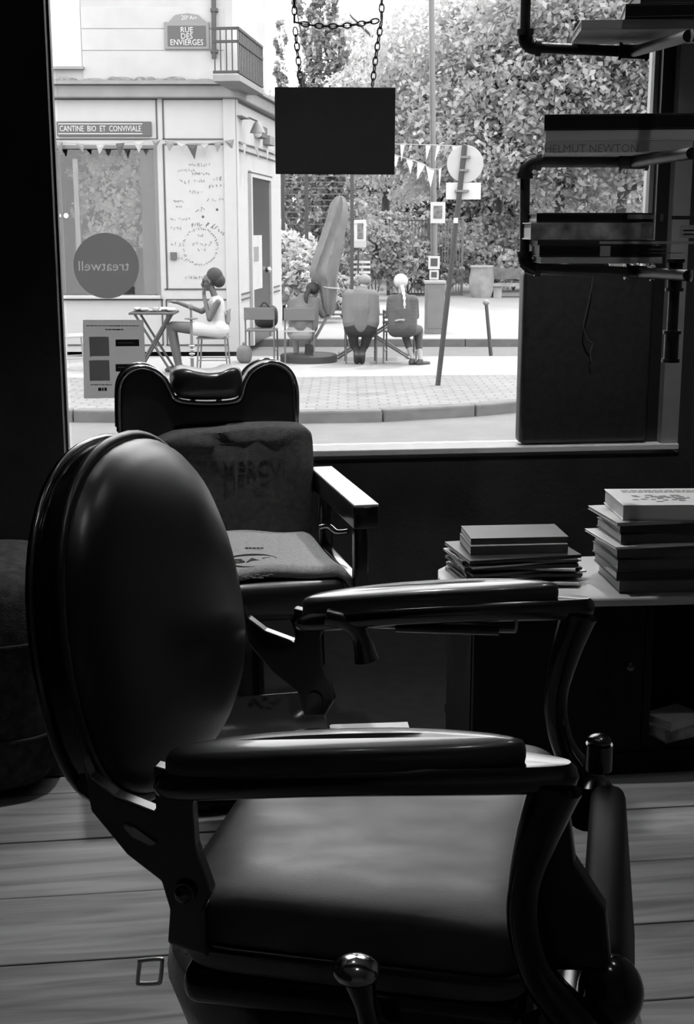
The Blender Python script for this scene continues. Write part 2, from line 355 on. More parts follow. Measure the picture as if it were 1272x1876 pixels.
# black hanging board on chains
HB = Plane(V*4.05, U)
bc = HB.at(613, 320, 0)
HS = thing('hanging_sign', bc, 'blank black board hanging on chains in front of the window', 'sign')
q = [HB.at(503, 160), HB.at(724, 161), HB.at(722, 320), HB.at(505, 319)]
MB().prism(q, HB.n*.012).build('board', mat('matt_black_board', .010, .85, var=.3, scale=20), HS, bevel=.002)
def ring_pts(n, a, b): return [Vector((0, b*math.sin(2*PI*i/n), a*math.cos(2*PI*i/n))) for i in range(n)]
LK = None
def chain(path, parent, step=.020):
    global LK
    raw = spline(path, 60); pts = [raw[0]]; k = 0
    for a_, b_ in zip(raw, raw[1:]):
        n_ = max(1, int((b_-a_).length/.002)); pts += [a_.lerp(b_, (i_+1)/n_) for i_ in range(n_)]
    last = pts[0]
    for p in pts[1:]:
        if (p-last).length >= step:
            dirv = (p-last).normalized(); mid = (p+last)/2
            rot = dirv.to_track_quat('Z', 'X').to_matrix() @ Matrix.Rotation(R(90 if k % 2 else 15), 3, 'Z')
            if LK is None:
                m_ = MB().tube(ring_pts(12, .0135, .0068), .0022, 5, closed=True); LK = m_.build('chain_link', ironpipe, parent, smooth=60, origin=(0, 0, 0)); o = LK
            else: o = link('chain_link', LK.data, (0, 0, 0), parent)
            o.matrix_basis = Matrix.Translation(mid) @ rot.to_4x4(); last = p; k += 1
hl, hr = HB.at(540, 40, -.006), HB.at(700, 36, -.006)
chain([HB.at(552, 158, -.006), HB.at(546, 100, -.006), hl], HS); chain([hl, Vector((hl.x-.003, hl.y, HT))], HS)
chain([HB.at(683, 158, -.006), HB.at(690, 100, -.006), hr], HS); chain([hr, Vector((hr.x+.004, hr.y, HT))], HS)
chain([hl, HB.at(585, 47, -.006), HB.at(640, 46, -.006), hr], HS)

# black case on the sill, a cord in front of it
SP = Plane(V*(4.62+.010), U)
pa, pz1 = SP.hit(962, 505); pb, _ = SP.hit(1195, 660); ph = pz1+.02
case = thing('black_case', SP.pt((pa+pb)/2, zs, -.09), 'big plain black case with rounded corners standing on the window sill', 'case')
MB().rbox(SP.pt((pa+pb)/2, (zs+.002+ph)/2, -.05), (pb-pa, .085, ph-zs-.004), .022, ROOM, 4).build('shell', mat('black_case_shell', .032, .5, var=.3, scale=40, bump=.1, bscale=200), case, smooth=50)
for s_ in (-1, 1): MB().rbox(SP.pt((pa+pb)/2+s_*.07, ph+.008, -.05), (.018, .02, .026), .004, ROOM, 2).build('handle_post', blackframe, case)
MB().tube([SP.pt((pa+pb)/2+a_, ph+.02, -.05) for a_ in (-.07, -.03, .03, .07)], .008, 8).build('handle', blackframe, case, smooth=60)
cp = [SP.at(x, y, .012) for x, y in ((1083, 500), (1084, 512), (1080, 540), (1072, 575), (1068, 600), (1075, 622), (1084, 630), (1080, 645), (1082, 662))]
tag(MB().tube(spline(cp, 5), .0022, 6).build('thin_cord', mat('grey_cord', .12, .6), smooth=60), 'thin grey cord dangling in front of the black case', 'cord')

# pipe shelf at the right, books lying on its rails
def pv(px, py, Y): return at(px, py, Y)
PS = thing('pipe_shelf', (1.2, 3.1, .9), 'black iron pipe shelf with elbows hanging at the right of the window', 'shelf')
YR = 3.28
lx = 962
def elbow(p, d1, d2, r=.0155):
    d1, d2 = Vector(d1).normalized(), Vector(d2).normalized(); e = .034
    pts = spline([p+d1*e, p+d1*e*.45+d2*e*.06, p+d1*e*.06+d2*e*.45, p+d2*e], 4)
    m_ = MB().tube(pts, r*1.12, 12); m_.cyl(p+d1*e*.75, p+d1*e*1.15, r*1.35, n=12); m_.cyl(p+d2*e*.75, p+d2*e*1.15, r*1.35, n=12)
    m_.build('elbow_fitting', ironpipe, PS, smooth=50)
def pipe(p, q_, r=.0125): MB().cyl(p, q_, r, n=14).build('pipe', ironpipe, PS, smooth=50)
def tee(p, d):
    m_ = MB(); d = Vector(d).normalized(); m_.cyl(p-d*.035, p+d*.035, .0165, n=12); m_.cyl(p-d*.036, p-d*.028, .0205, n=12); m_.cyl(p+d*.028, p+d*.036, .0205, n=12)
    m_.build('tee_fitting', ironpipe, PS, smooth=50)
eT = at(961, 86, YR); eM = at(962, 297, YR); eB = at(961, 490, YR)
tT, tM, tB = at(1160, 95, YR), at(1160, 297, YR), at(1172, 499, YR)
rT, rM, rB = at(1262, 66, 2.86), at(1268, 281, 2.86), at(1262, 505, 2.86)
top_ = Vector((eT.x, eT.y, HT))
for e, t_, r_ in ((eT, tT, rT), (eM, tM, rM), (eB, tB, rB)):
    pipe(e, t_); tee(t_, t_-e); pipe(t_, r_)
    x_ = r_+(r_-t_).normalized()*.02
    wallp = Vector((x_.x, x_.y, x_.z))+U*1.4; s_ = (aR-wallp.dot(U)); wallp += U*s_
    pipe(x_, wallp)
    MB().cyl(wallp-U*.02, wallp, .04, n=16).build('flange', ironpipe, PS, smooth=50)
pipe(eT, top_); pipe(eM, eB)
MB().cyl(top_-Vector((0, 0, .015)), top_, .04, n=16).build('flange', ironpipe, PS, smooth=50)
elbow(eT, (0, 0, 1), tT-eT); elbow(eM, (0, 0, -1), tM-eM); elbow(eB, (0, 0, 1), tB-eB)
xb = at(1237, 504, 3.0); pipe(xb, xb-Vector((0, 0, .16))); tee(xb, (0, 0, 1)); tee(xb-Vector((0, 0, .16)), (0, 0, 1))

def book(name, M, size, cover, label, group, cat='book', pages=paper, face=None, spine_marks=None, spine='y-', cut=.004):
    """size = (length along x, depth y, thickness z); M places its bottom centre; the spine looks to -y of M"""
    lx_, dy, tz = size; t = thing(name, M.translation, label, cat, group); ct = min(.003, tz*.14)
    m_ = MB().box((0, 0, ct/2), (lx_, dy, ct)).box((0, 0, tz-ct/2), (lx_, dy, ct)).box((0, -dy/2+ct/2, tz/2), (lx_, ct, tz-2*ct))
    m_.xf(M).build('cover', cover, t, bevel=.0008)
    MB().box((0, ct/2, tz/2), (lx_-2*cut, dy-ct-cut, tz-2*ct-.0004)).xf(M).build('pages', pages, t)
    if face: MB().box((0, 0, tz+.0005), (lx_*.86, dy*.8, .0008)).xf(M).build('printed_panel', face, t)
    if spine_marks:
        for (x0, x1, z0, z1, mt) in spine_marks:
            MB().box(((x0+x1)/2*lx_, -dy/2-.0004, (z0+z1)/2*tz), ((x1-x0)*lx_, .0008, (z1-z0)*tz)).xf(M).build('spine_mark', mt, t)
    return t
def Mrot(p, deg, tilt=0): return Matrix.Translation(Vector(p)) @ Matrix.Rotation(R(deg), 4, 'Z') @ Matrix.Rotation(R(tilt), 4, 'Y')
cblk = mat('black_book_cover', .015, .4, var=.3, scale=20); cdk = mat('dark_grey_book_cover', .06, .5, var=.2, scale=20); cmid = mat('mid_grey_book_cover', .17, .6, var=.15, scale=15)
clt = mat('light_book_cover', .42, .6, var=.1, scale=12); cwh = mat('white_book_cover', .7, .45, var=.05, scale=12); cmid2 = mat('grey_cloth_cover', .7, .7, var=.1, scale=15); clt2 = mat('pale_cloth_cover', .88, .7, var=.08, scale=12); cpat2 = mat('mottled_cover', .75, .6, var=.85, scale=26, detail=3); cpat = mat('patterned_book_cover', .22, .6, var=.85, scale=26, detail=3)
lab = mat('pale_spine_label', .6, .7)
G1, G2, G3 = 'books on the upper pipe rail', 'books on the middle pipe rail', 'books on the lower pipe rail'
def stack(kz, x1, ylist, Yd, deg, specs, group, dep=.23, ext=.0, names=None):
    """spines seen between pixel rows ylist (bottom to top) at distance Yd"""
    for i, sp in enumerate(specs):
        yb, yt = ylist[i], ylist[i+1]; xa, xb_, cov, lb = sp[:4]; kw = sp[4] if len(sp) > 4 else {}
        pb_, pt_ = at(xa, yb, Yd), at(xa, yt, Yd); pr = at(xb_, yb, Yd); ln = (pr-pb_).length+ext
        d = Vector((math.cos(R(deg)), math.sin(R(deg)), 0)); nrm = Vector((-d.y, d.x, 0)); tz = pt_.z-pb_.z
        M = Mrot(pb_+d*ln/2+nrm*dep/2, deg)
        if not i: stack.z = kz
        M.translation.z = stack.z
        book('book', M, (ln, dep, tz-.0006), cov, lb, group, **kw); stack.z += tz
# middle rail: three big volumes
stack(eM.z+.0135, 0, [284, 263.5, 243.5, 213.5], 3.12, -7, [
    (998, 1262, cmid2, 'grey art book with a lettered spine, bottom of the three on the middle rail', {}),
    (999, 1268, clt2, 'pale art book between the black one and the grey lettered one', {}),
    (997, 1275, cblk, 'thick black art book on top of the middle rail pile', {})], G2, dep=.21)
bk = [o for o in bpy.data.objects if o.get('group') == G2][0]
pp = at(1083, 273, 3.10); text('lettering', 'HELMUT NEWTON', pp+Vector((0, -.004, 0)), (math.cos(R(-7)), math.sin(R(-7)), 0), (0, 0, 1), .026, mat('spine_lettering_dark', .3, .7), bk, extrude=.0005, xs=.95)
# lower rail
stack(eB.z+.0135, 0, [491.5, 479.5, 457.5, 448, 416, 398.5], 3.12, 0, [
    (991, 1213, cmid2, 'plain grey book at the bottom of the lower rail pile', {}),
    (988, 1210, cblk, 'black spined book with a pale square mark, second from the bottom on the lower rail', {'spine_marks': [(.0, .085, .06, .94, lab), (.4, .56, .6, .7, cmid), (.36, .68, .3, .38, cmid)]}),
    (985, 1203, cdk, 'thin dark paperback lying between the black spine and the patterned spine', {'spine_marks': [(.02, 1, .2, .75, lab)]}),
    (972, 1195, cpat2, 'thick book with a mottled patterned spine and a pale label on the lower rail', {'spine_marks': [(.72, .88, .1, .85, lab), (.75, .86, .5, .58, cblk), (.75, .86, .28, .36, cblk)]}),
    (983, 1196, cblk, 'black book with white marks on its spine, top of the lower rail pile', {'spine_marks': [(.28, .52, .35, .85, lab), (.56, .59, .1, .9, cmid), (.66, .86, .3, .7, cdk)], 'face': cwh})], G3, dep=.22)
# upper rail, seen from below
b0 = at(1010, 78, 3.12); z0 = eT.z+.0145
book('book', Mrot((1.335-.62+.0, 3.22, z0), -4), (.36, .24, .022), clt2, 'pale book lying lowest on the upper rail, its page edges turned to the window', G1)
book('book', Mrot((1.40-.60, 3.18, z0+.023), -8), (.33, .22, .03), cblk, 'black book lying on the pale book of the upper rail', G1)
book('book', Mrot((1.45-.62, 3.20, z0+.054), -3), (.34, .23, .03), cdk, 'dark grey book topmost on the upper rail', G1)
# ================================================================ near barber chair (faces right, a little to the viewer)
TC = R(-12); CF = Vector((math.cos(TC), math.sin(TC), 0)); CL = Vector((-math.sin(TC), math.cos(TC), 0))
CC = Vector((.085, 1.595, 0)); MC = frame_m(CC, CF, CL)                     # local x forward, y to the chair's left (away), z up
BC = thing('barber_chair', CC, 'vintage black leather barber chair with oval back and polished arms in the foreground', 'chair')
NP = Plane(CC-CL*.31, CF)
def sz(px, py, off=0.0): return NP.hit(px, py)
def cb(m_, name, mt, smooth=50, parent=BC, **k): return m_.xf(MC).build(name, mt, parent, smooth=smooth, **k)
# oval backrest: outline in a leaning plane
LEAN = R(10); zb = .67
def bpt(l, h, f):                                    # l across, h up along the leaning back, f forward of it
    return Vector((-.315-h*math.sin(LEAN)+f*math.cos(LEAN), l, zb+h*math.cos(LEAN)+f*math.sin(LEAN)))
def oval(k, n=56):
    pts = []
    for i in range(n):
        a = 2*PI*i/n; c_, s_ = math.cos(a), math.sin(a); e = 2/2.15 if s_ > 0 else 2/2.6
        l = .265*math.copysign(abs(c_)**(2/2.3), c_); h = .20+(.247 if s_ > 0 else .20)*math.copysign(abs(s_)**e, s_)
        pts.append((l*k, .20+(h-.20)*k))
    return pts
def bulge(f0, dep, ks=(1, .985, .95, .88, .76, .6, .4, .2, .02), p=2.2): return [[bpt(l, h, f0+dep*(1-k**p)**(1/p)) for l, h in oval(k)] for k in ks]
back = cb(MB().loft(bulge(.0, .085)), 'back_cushion', leather)
cb(MB().tube([bpt(l, h, .002) for l, h in oval(1.012)], .0075, 8, closed=True), 'piping', leather, parent=back)
cb(MB().loft([[bpt(l, h, f) for l, h in oval(k)] for k, f in ((1.0, -.002), (1.015, -.004), (1.016, -.032), (1.0, -.042), (.9, -.056), (.6, -.068), (.2, -.072), (.02, -.073))]), 'back_shell', enamel)
cb(MB().tube([bpt(l, h, -.034) for l, h in oval(1.02)], .006, 8, closed=True), 'shell_rim', darkmetal)
for l_ in (-1, 1):
    for h_, w_ in ((.08, .225), (.17, .245)): cb(MB().cyl(bpt(l_*w_, h_, -.018), bpt(l_*(w_+.022), h_, -.018), .012, n=14), 'bolt', enamel)
# seat
seat = cb(MB().sell((-.03, 0, .585), (.212, .275, .062), .33, .22, 64, 24), 'seat_cushion', seatleather, 60)
cb(MB().tube([Vector((-.03+.214*math.copysign(abs(math.cos(2*PI*i/64))**.22, math.cos(2*PI*i/64)), .278*math.copysign(abs(math.sin(2*PI*i/64))**.22, math.sin(2*PI*i/64)), .572)) for i in range(64)], .006, 8, closed=True), 'piping', leather, parent=seat)
cb(MB().rbox((-.03, 0, .512), (.40, .54, .05), .02), 'seat_frame', enamel)
def oring(rs, rl, z, n=48, e=.8): return [Vector((-.04+rs*math.copysign(abs(math.cos(2*PI*i/n))**e, math.cos(2*PI*i/n)), rl*math.copysign(abs(math.sin(2*PI*i/n))**e, math.sin(2*PI*i/n)), z)) for i in range(n)]
cb(MB().loft([oring(.215, .262, .50), oring(.268, .272, .488), oring(.275, .272, .45), oring(.258, .25, .39), oring(.2, .2, .325), oring(.12, .12, .30)]), 'apron', mat('brushed_dark_metal', .12, .32, metal=.9, rvar=.08, scale=20))
cb(MB().lathe((-.04, 0, .0), [(.30, 0), (.31, .012), (.30, .03), (.2, .05), (.12, .07), (.095, .12), (.09, .31)], 40), 'pedestal', enamel)
# arms: polished tray, padded top, curved front support, rear plate
def arm_outline(k=1.0, n=40, grow=0.0):
    out = []
    for i in range(n):
        a = 2*PI*i/n; c_, s_ = math.cos(a), math.sin(a)
        x = -.008+(.226+grow)*math.copysign(abs(c_)**.75, c_); wdt = (.041+grow)*(1-.28*max(0, x/.2)**2 if x > 0 else 1.0)
        out.append((x, wdt*math.copysign(abs(s_)**.8, s_)))
    return [(x*k, y*k) for x, y in out]
def arch(x): return .010*(1-(x/.22)**2)-.004+.105*(x+.22)
def arm(sd):
    L0 = .31*sd; rings = []
    for g, dz in ((-.022, -.030), (-.008, -.029), (.0, -.024), (.003, -.014), (.0, -.004), (-.006, .001), (-.02, .0)):
        rings.append([Vector((x, L0+y, .807+arch(x)+dz)) for x, y in arm_outline(grow=g)])
    tray = cb(MB().loft(rings), 'arm_rail', darkmetal, 45)
    rings = []
    for k, dz in ((.97, -.004), (1.0, .004), (1.0, .011), (.98, .017), (.93, .0205), (.7, .0235), (.2, .025)):
        rings.append([Vector((-.028+(x+.008)*.86*(.25*k+.75), L0+y*.92*k, .807+arch(-.028+(x+.008)*.86*(.25*k+.75))+dz)) for x, y in arm_outline()])
    cb(MB().loft(rings), 'arm_pad', padvinyl, 60, parent=tray)
    path = [(.198, .825), (.178, .755), (.168, .68), (.185, .61), (.225, .56), (.245, .53)]
    cb(MB().tube(spline([Vector((s_, L0, z_)) for s_, z_ in path], 5), [.028-.010*min(1, i/8)+.010*max(0, (i-14)/11) for i in range(26)], 14), 'arm_support', enamel)
    px = [(285, 1398), (372, 1422), (357, 1470), (362, 1545), (392, 1630), (372, 1668), (318, 1668), (300, 1608), (238, 1560), (172, 1480), (156, 1385), (170, 1418), (214, 1452), (290, 1482)]
    pts = [sz(*p) for p in px]
    cb(MB().prism([Vector((s_, L0-.011*sd, z_)) for s_, z_ in pts], (0, .02*sd, 0)), 'side_bracket', darkmetal, None, bevel=.004)
    sl = [sz(*p) for p in ((233, 1500), (252, 1506), (295, 1536), (284, 1541), (250, 1525), (236, 1510))]
    cb(MB().prism([Vector((s_, L0+.013*sd, z_)) for s_, z_ in sl], (0, -.004*sd, 0)), 'slot_plate', chrome, None, bevel=.001)
    s_, z_ = sz(344, 1626)
    cb(MB().cyl((s_, L0-.016, z_), (s_, L0+.016, z_), .013, n=18).sell((s_, L0+.016*sd, z_), (.010, .008, .010), nu=14, nv=8), 'pivot_bolt', darkmetal)
arm(-1); arm(1)
cb(MB().prism([Vector((s_, -.30, z_)) for s_, z_ in [sz(*p) for p in ((305, 1665), (372, 1668), (376, 1765), (300, 1738))]], (0, .02, 0)), 'gusset', darkmetal, None, bevel=.004)
# horn shaped stay and towel bar inside the far arm
hp = Plane(CC+CL*.285, CF)
def H(px, py, l=.285): a_, z_ = hp.hit(px, py); return Vector((a_, l, z_))
cb(MB().tube(spline([H(600, 1128), H(640, 1140), H(662, 1170), H(672, 1210)], 6), [.016-.004*(i/18)+.007*max(0, (i-12)/6) for i in range(19)], 12), 'horn_stay', darkmetal)
cb(MB().tube(spline([H(676, 1112), H(676, 1138), H(682, 1147), H(700, 1148), H(800, 1151), H(930, 1156), H(944, 1152), H(946, 1120)], 5), .0032, 8), 'towel_bar', chrome)
cb(MB().cyl(H(726, 1149), H(915, 1155), .0075, n=12), 'bar_sleeve', enamel)
cb(MB().prism([Vector((s_, -.29, z_)) for s_, z_ in [sz(*p) for p in ((990, 1440), (1052, 1432), (1040, 1500), (1052, 1600), (1110, 1690), (1120, 1800), (990, 1800), (985, 1700), (975, 1540))]], (0, .03, 0)), 'front_skirt', leather, None, bevel=.006)
# front: calf rest, pivots, knobs
cb(MB().rbox((.262, 0, .475), (.05, .46, .25), .018, Matrix.Rotation(R(-6), 4, 'Y')), 'calf_rest', mat('matt_black_vinyl', .010, .6, spec=.3))
cb(MB().rbox((.30, 0, .20), (.05, .40, .30), .015, Matrix.Rotation(R(-14), 4, 'Y')), 'footrest_frame', enamel)
for sd in (-1, 1):
    cb(MB().cyl((.222, .30*sd, .545), (.222, .245*sd, .545), .034, n=20).cyl((.222, .31*sd, .545), (.222, .30*sd, .545), .026, n=20), 'pivot_knob', darkmetal, 40)
    if sd > 0: cb(MB().cyl((.235, .27*sd, .60), (.235, .27*sd, .64), .020, n=16).sell((.235, .27*sd, .645), (.018, .018, .010), nu=16, nv=8), 'lock_knob', darkmetal, 40)
cb(MB().sell((.262, -.275, .575), (.036, .036, .042), nu=24, nv=14), 'ball_knob', enamel, 60)
lv = cb(MB().tube(spline([Vector((.0, -.355, .615)), Vector((.006, -.35, .58)), Vector((.014, -.335, .52)), Vector((.02, -.30, .44))], 6), [.021-.009*min(1, i/7) for i in range(19)], 14), 'lever', enamel)
cb(MB().sell((-.001, -.356, .617), (.026, .026, .015), nu=20, nv=10), 'lever_knob', chrome, 60, parent=lv)
lp = Plane(CC-CL*.02, CF)
def Lp(px, py): a_, z_ = lp.hit(px, py); return Vector((a_, -.02, z_))
cb(MB().tube(spline([Lp(258, 1760), Lp(294, 1757), Lp(297, 1764), Lp(294, 1796), Lp(288, 1801), Lp(256, 1802), Lp(253, 1796), Lp(256, 1764)], 3, closed=True), .0032, 8, closed=True), 'wire_loop', mat('satin_steel', .7, .4, metal=.8))

# ================================================================ second barber chair (faces the viewer)
T2 = R(13); F2 = Vector((math.sin(T2), -math.cos(T2), 0)); L2 = Vector((math.cos(T2), math.sin(T2), 0)); C2 = Vector((-.303, 3.24, 0))
M2 = frame_m(C2, L2, -F2)                             # local x to the right, y to the back, z up
B2 = thing('barber_chair', C2, 'black barber chair with scooped headrest and towels facing the camera by the window', 'chair')
def c2(m_, name, mt, smooth=50, parent=B2, **k): return m_.xf(M2).build(name, mt, parent, smooth=smooth, **k)
BP2 = Plane(C2-F2*.27, L2)
def b2(px, py, y=.27): a_, z_ = BP2.hit(px, py); return Vector((a_, y, z_))
top = [(218, 790), (217, 740), (219, 706), (232, 684), (255, 673), (280, 677), (300, 692), (312, 714), (322, 731), (345, 737), (385, 739), (425, 736), (440, 728), (446, 706), (458, 683), (480, 668), (503, 664), (527, 675), (541, 700), (544, 740), (543, 800)]
ol = spline([b2(*p) for p in top], 4)+[b2(541, 960), b2(236, 985)]
bk2 = c2(MB().prism(ol, (0, .085, 0)), 'backrest', leather, 30, bevel=.012)
c2(MB().tube([p+Vector((0, -.004, 0)) for p in spline([b2(*p) for p in top], 4)], .0065, 8), 'chrome_edging', chrome, parent=bk2)
c2(MB().tube([p+Vector((0, .084, 0)) for p in spline([b2(*p) for p in top], 4)], .0055, 8), 'chrome_edging', chrome, parent=bk2)
hr_ = [(318, 716), (314, 696), (318, 680), (334, 672), (358, 676), (380, 679), (402, 677), (422, 670), (438, 674), (443, 694), (441, 718), (424, 729), (380, 731), (334, 729)]
ho = spline([b2(*p) for p in hr_], 4, closed=True); hc = sum(ho, Vector())/len(ho)
rings = [[hc+(p-hc)*k+Vector((0, y, 0)) for p in ho] for k, y in ((.3, -.052), (.7, -.048), (.92, -.036), (1, -.01), (1, .05), (.93, .08), (.6, .09))]
hd = c2(MB().loft(rings), 'headrest', leather, 60)
for x in (-.035, .035): c2(MB().cyl(hc+Vector((x, .03, -.02)), hc+Vector((x, .03, -.10)), .008, n=12), 'headrest_post', chrome, parent=hd)
# towel over the lower back
to = [(272, 812), (290, 797), (330, 783), (385, 778), (450, 772), (530, 771), (553, 778), (561, 800), (562, 880), (562, 962), (490, 970), (400, 975), (290, 980)]
tw = spline([b2(*p, y=.16) for p in to[:10]], 4)+[b2(*p, y=.16) for p in to[10:]]
tc_ = sum(tw, Vector())/len(tw)
rings = [[tc_+Vector(((p-tc_).x*k, 0, (p-tc_).z*k))+Vector((0, y+.004*math.sin(37*p.x+11*p.z), 0)) for p in tw] for k, y in ((.5, -.004), (.9, -.002), (.975, .004), (1, .02), (1.0, .10), (.97, .108))]
c2(MB().loft(rings), 'back_towel', towel2, 50)
text('lettering', 'MERCVI', (M2 @ b2(452, 843, .152)), L2, (0, 0, 1), .055, mat('towel_print', .075, .95), B2, extrude=.001, xs=.9)
# seat cushion, towel over it
c2(MB().rbox((0, -.03, .51), (.50, .48, .10), .03), 'seat_cushion', leather)
g = MB(); NU, NV = 30, 34; vsx = []
for j in range(NV+1):
    for i in range(NU+1):
        x = -.258+.516*i/NU; d = -.16+.53*j/NV; xx = x*(1+.05*max(0, j/NV-.5)); z = .574+.006*math.sin(9*x+3)*math.sin(7*d+1)+.012*math.cos(x*5.5)
        y = .12-d
        if y < -.24: z -= (-.24-y)*2.2; y = -.24-(-.24-y)*.30
        e = max(0, abs(x)-.235); z -= e*1.6
        vsx.append((xx, y+.004*math.sin(23*x), z+.003*math.sin(31*x+17*d)))
g.add(vsx, [(j*(NU+1)+i, j*(NU+1)+i+1, (j+1)*(NU+1)+i+1, (j+1)*(NU+1)+i) for j in range(NV) for i in range(NU)])
st = c2(g, 'seat_towel', towel, 80); md = st.modifiers.new('thick', 'SOLIDIFY'); md.thickness = .008; md.offset = 1
def s2(px, py, z=.592): p = onz(px, py, z); return p
pc = s2(462, 1028); 
ov = [pc+L2*(.062*math.cos(2*PI*i/40))-F2*(.062*math.sin(2*PI*i/40)) for i in range(40)]
MB().tube(ov, .0035, 5, closed=True).build('printed_ring', print_dark, B2)
text('lettering', 'BAS', pc+Vector((0, 0, .002)), L2, -F2, .05, print_dark, B2, extrude=.0008, xs=1.2)
MB().sell(s2(520, 1026), (.008, .008, .002), nu=12, nv=4).build('printed_dot', print_dark, B2)
sc_ = MB()
for i in range(9):
    p = s2(448+6*i, 1056+random.uniform(-3, 3)); sc_.box(p, (random.uniform(.006, .014), random.uniform(.008, .016), .002))
for i in range(5): sc_.box(s2(452+7*i, 1004), (.008, .005, .002))
sc_.build('printed_marks', print_dark, B2)
# arms
for sd in (-1, 1):
    ar = c2(MB().rbox((.288*sd, -.045, .715), (.062, .52, .055), .006), 'armrest', enamel, 40)
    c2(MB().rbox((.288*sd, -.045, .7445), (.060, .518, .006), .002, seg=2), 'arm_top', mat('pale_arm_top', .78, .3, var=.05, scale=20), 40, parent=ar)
    for y in (.16, -.24): c2(MB().rbox((.288*sd, y, .61), (.035, .03, .17), .005), 'arm_post', enamel, 40)
    c2(MB().rbox((.288*sd, -.03, .525), (.03, .42, .035), .006), 'side_rail', enamel, 40)
    s_ = MB().tube(spline([Vector((.262*sd, .11, .60)), Vector((.285*sd, .10, .605)), Vector((.30*sd, .07, .595)), Vector((.325*sd, .05, .60))], 4), .008, 8); c2(s_, 'release_handle', chrome, 60)
c2(MB().lathe((0, 0, 0), [(.30, 0), (.31, .012), (.29, .03), (.13, .06), (.09, .10), (.085, .42), (.2, .46)], 36), 'pedestal', enamel)
c2(MB().rbox((0, -.40, .26), (.34, .20, .025), .008, Matrix.Rotation(R(18), 4, 'X')), 'footrest', enamel)
for sd in (-1, 1): c2(MB().tube(spline([Vector((.13*sd, -.22, .46)), Vector((.14*sd, -.30, .40)), Vector((.14*sd, -.36, .27))], 4), .013, 8), 'footrest_arm', enamel)

# ================================================================ low chest with magazines and books
CZ = .485
fr = onz(1160, 1094, CZ); vf = fr.dot(V)-.0
cu0 = onz(805, 1060, CZ).dot(U); cu1 = cu0+1.62
cm = mat('black_chest_wood', .010, .85, var=.3, scale=14, spec=.15); CH = thing('low_chest', rm((cu0+cu1)/2, vf+.4, 0), 'low black chest with a pale top under the window, piled with magazines and books', 'chest')
ctop = mat('pale_chest_top', .42, .5, var=.08, scale=8)
def rbx(m_, u0, u1, v0, v1, z0, z1): return m_.box(rm((u0+u1)/2, (v0+v1)/2, (z0+z1)/2), (u1-u0, v1-v0, z1-z0), ROOM)
V1 = vf+.42
tp = [rm(cu0+.10, vf+.01, 0), rm(cu0+.4, vf-.005, 0), rm(cu0+.8, vf-.02, 0), rm(cu1, vf-.02, 0), rm(cu1, V1, 0), rm(cu0+.14, V1, 0), rm(cu0+.06, V1-.03, 0), rm(cu0+.015, V1-.09, 0), rm(cu0, V1-.17, 0), rm(cu0+.005, vf+.14, 0), rm(cu0+.04, vf+.06, 0)]
MB().prism([Vector((p.x, p.y, CZ-.022)) for p in tp], (0, 0, .022)).build('top', ctop, CH, bevel=.005)
du = cu0+.62
rbx(MB(), cu0+.05, cu0+.07, vf+.06, V1-.06, .0, CZ-.022).build('side_panel', cm, CH)
rbx(MB(), cu1-.03, cu1-.01, vf+.04, V1-.02, .0, CZ-.022).build('side_panel', cm, CH)
rbx(MB(), cu0+.12, cu1-.03, V1-.04, V1-.02, .0, CZ-.022).build('back_panel', cm, CH)
rbx(MB(), cu0+.05, cu1-.03, vf+.04, V1-.04, .06, .085).build('shelf_board', cm, CH)
rbx(MB(), cu0+.05, cu1-.03, vf+.03, vf+.05, .0, .06).build('plinth', cm, CH)
dr = rbx(MB(), cu0+.05, du-.13, vf+.025, vf+.045, .065, CZ-.03).build('door', cm, CH, bevel=.002)
MB().sell(rm(du-.17, vf+.012, .30), (.014, .014, .014), nu=14, nv=8).build('knob', enamel, dr, smooth=60)
rbx(MB(), du-.125, du-.105, vf+.03, V1-.04, .085, CZ-.022).build('divider', cm, CH)
# magazines
mg = [(cmid, .006), (clt, .005), (cdk, .006), (cwh, .004), (cblk, .007), (cdk, .006), (clt, .005), (cblk, .008), (cwh, .004), (cdk, .006), (cblk, .008), (cmid, .02), (cdk, .014)]
wh_ = ['bottom grey', 'pale second lowest', 'dark grey third lowest', 'white fourth lowest', 'black fifth lowest', 'dark grey middle', 'pale', 'black thicker', 'white', 'dark grey upper', 'black third from top', 'thick mid grey second topmost', 'thick dark topmost']
base = onz(945, 1062, CZ); z = CZ+.0006; base = rm(base.dot(U)+.0, vf+.225, 0)
rots = [4, -9, 6, 13, -3, 8, -14, 2, 9, -4, 6, -1, -2]
for i, (cv, tz) in enumerate(mg):
    tz *= 1.15
    M = Matrix.Translation((base.x+random.uniform(-.012, .012), base.y+random.uniform(-.012, .012)+.01, z)) @ Matrix.Rotation(R(rots[i])+PHI, 4, 'Z')
    book('magazine', M, (.30 if i < 11 else .255, .215 if i < 11 else .15, tz), cv, wh_[i]+' magazine in the pile on the black chest', 'magazine pile on the chest', 'magazine', cut=.001); z += tz+.0004
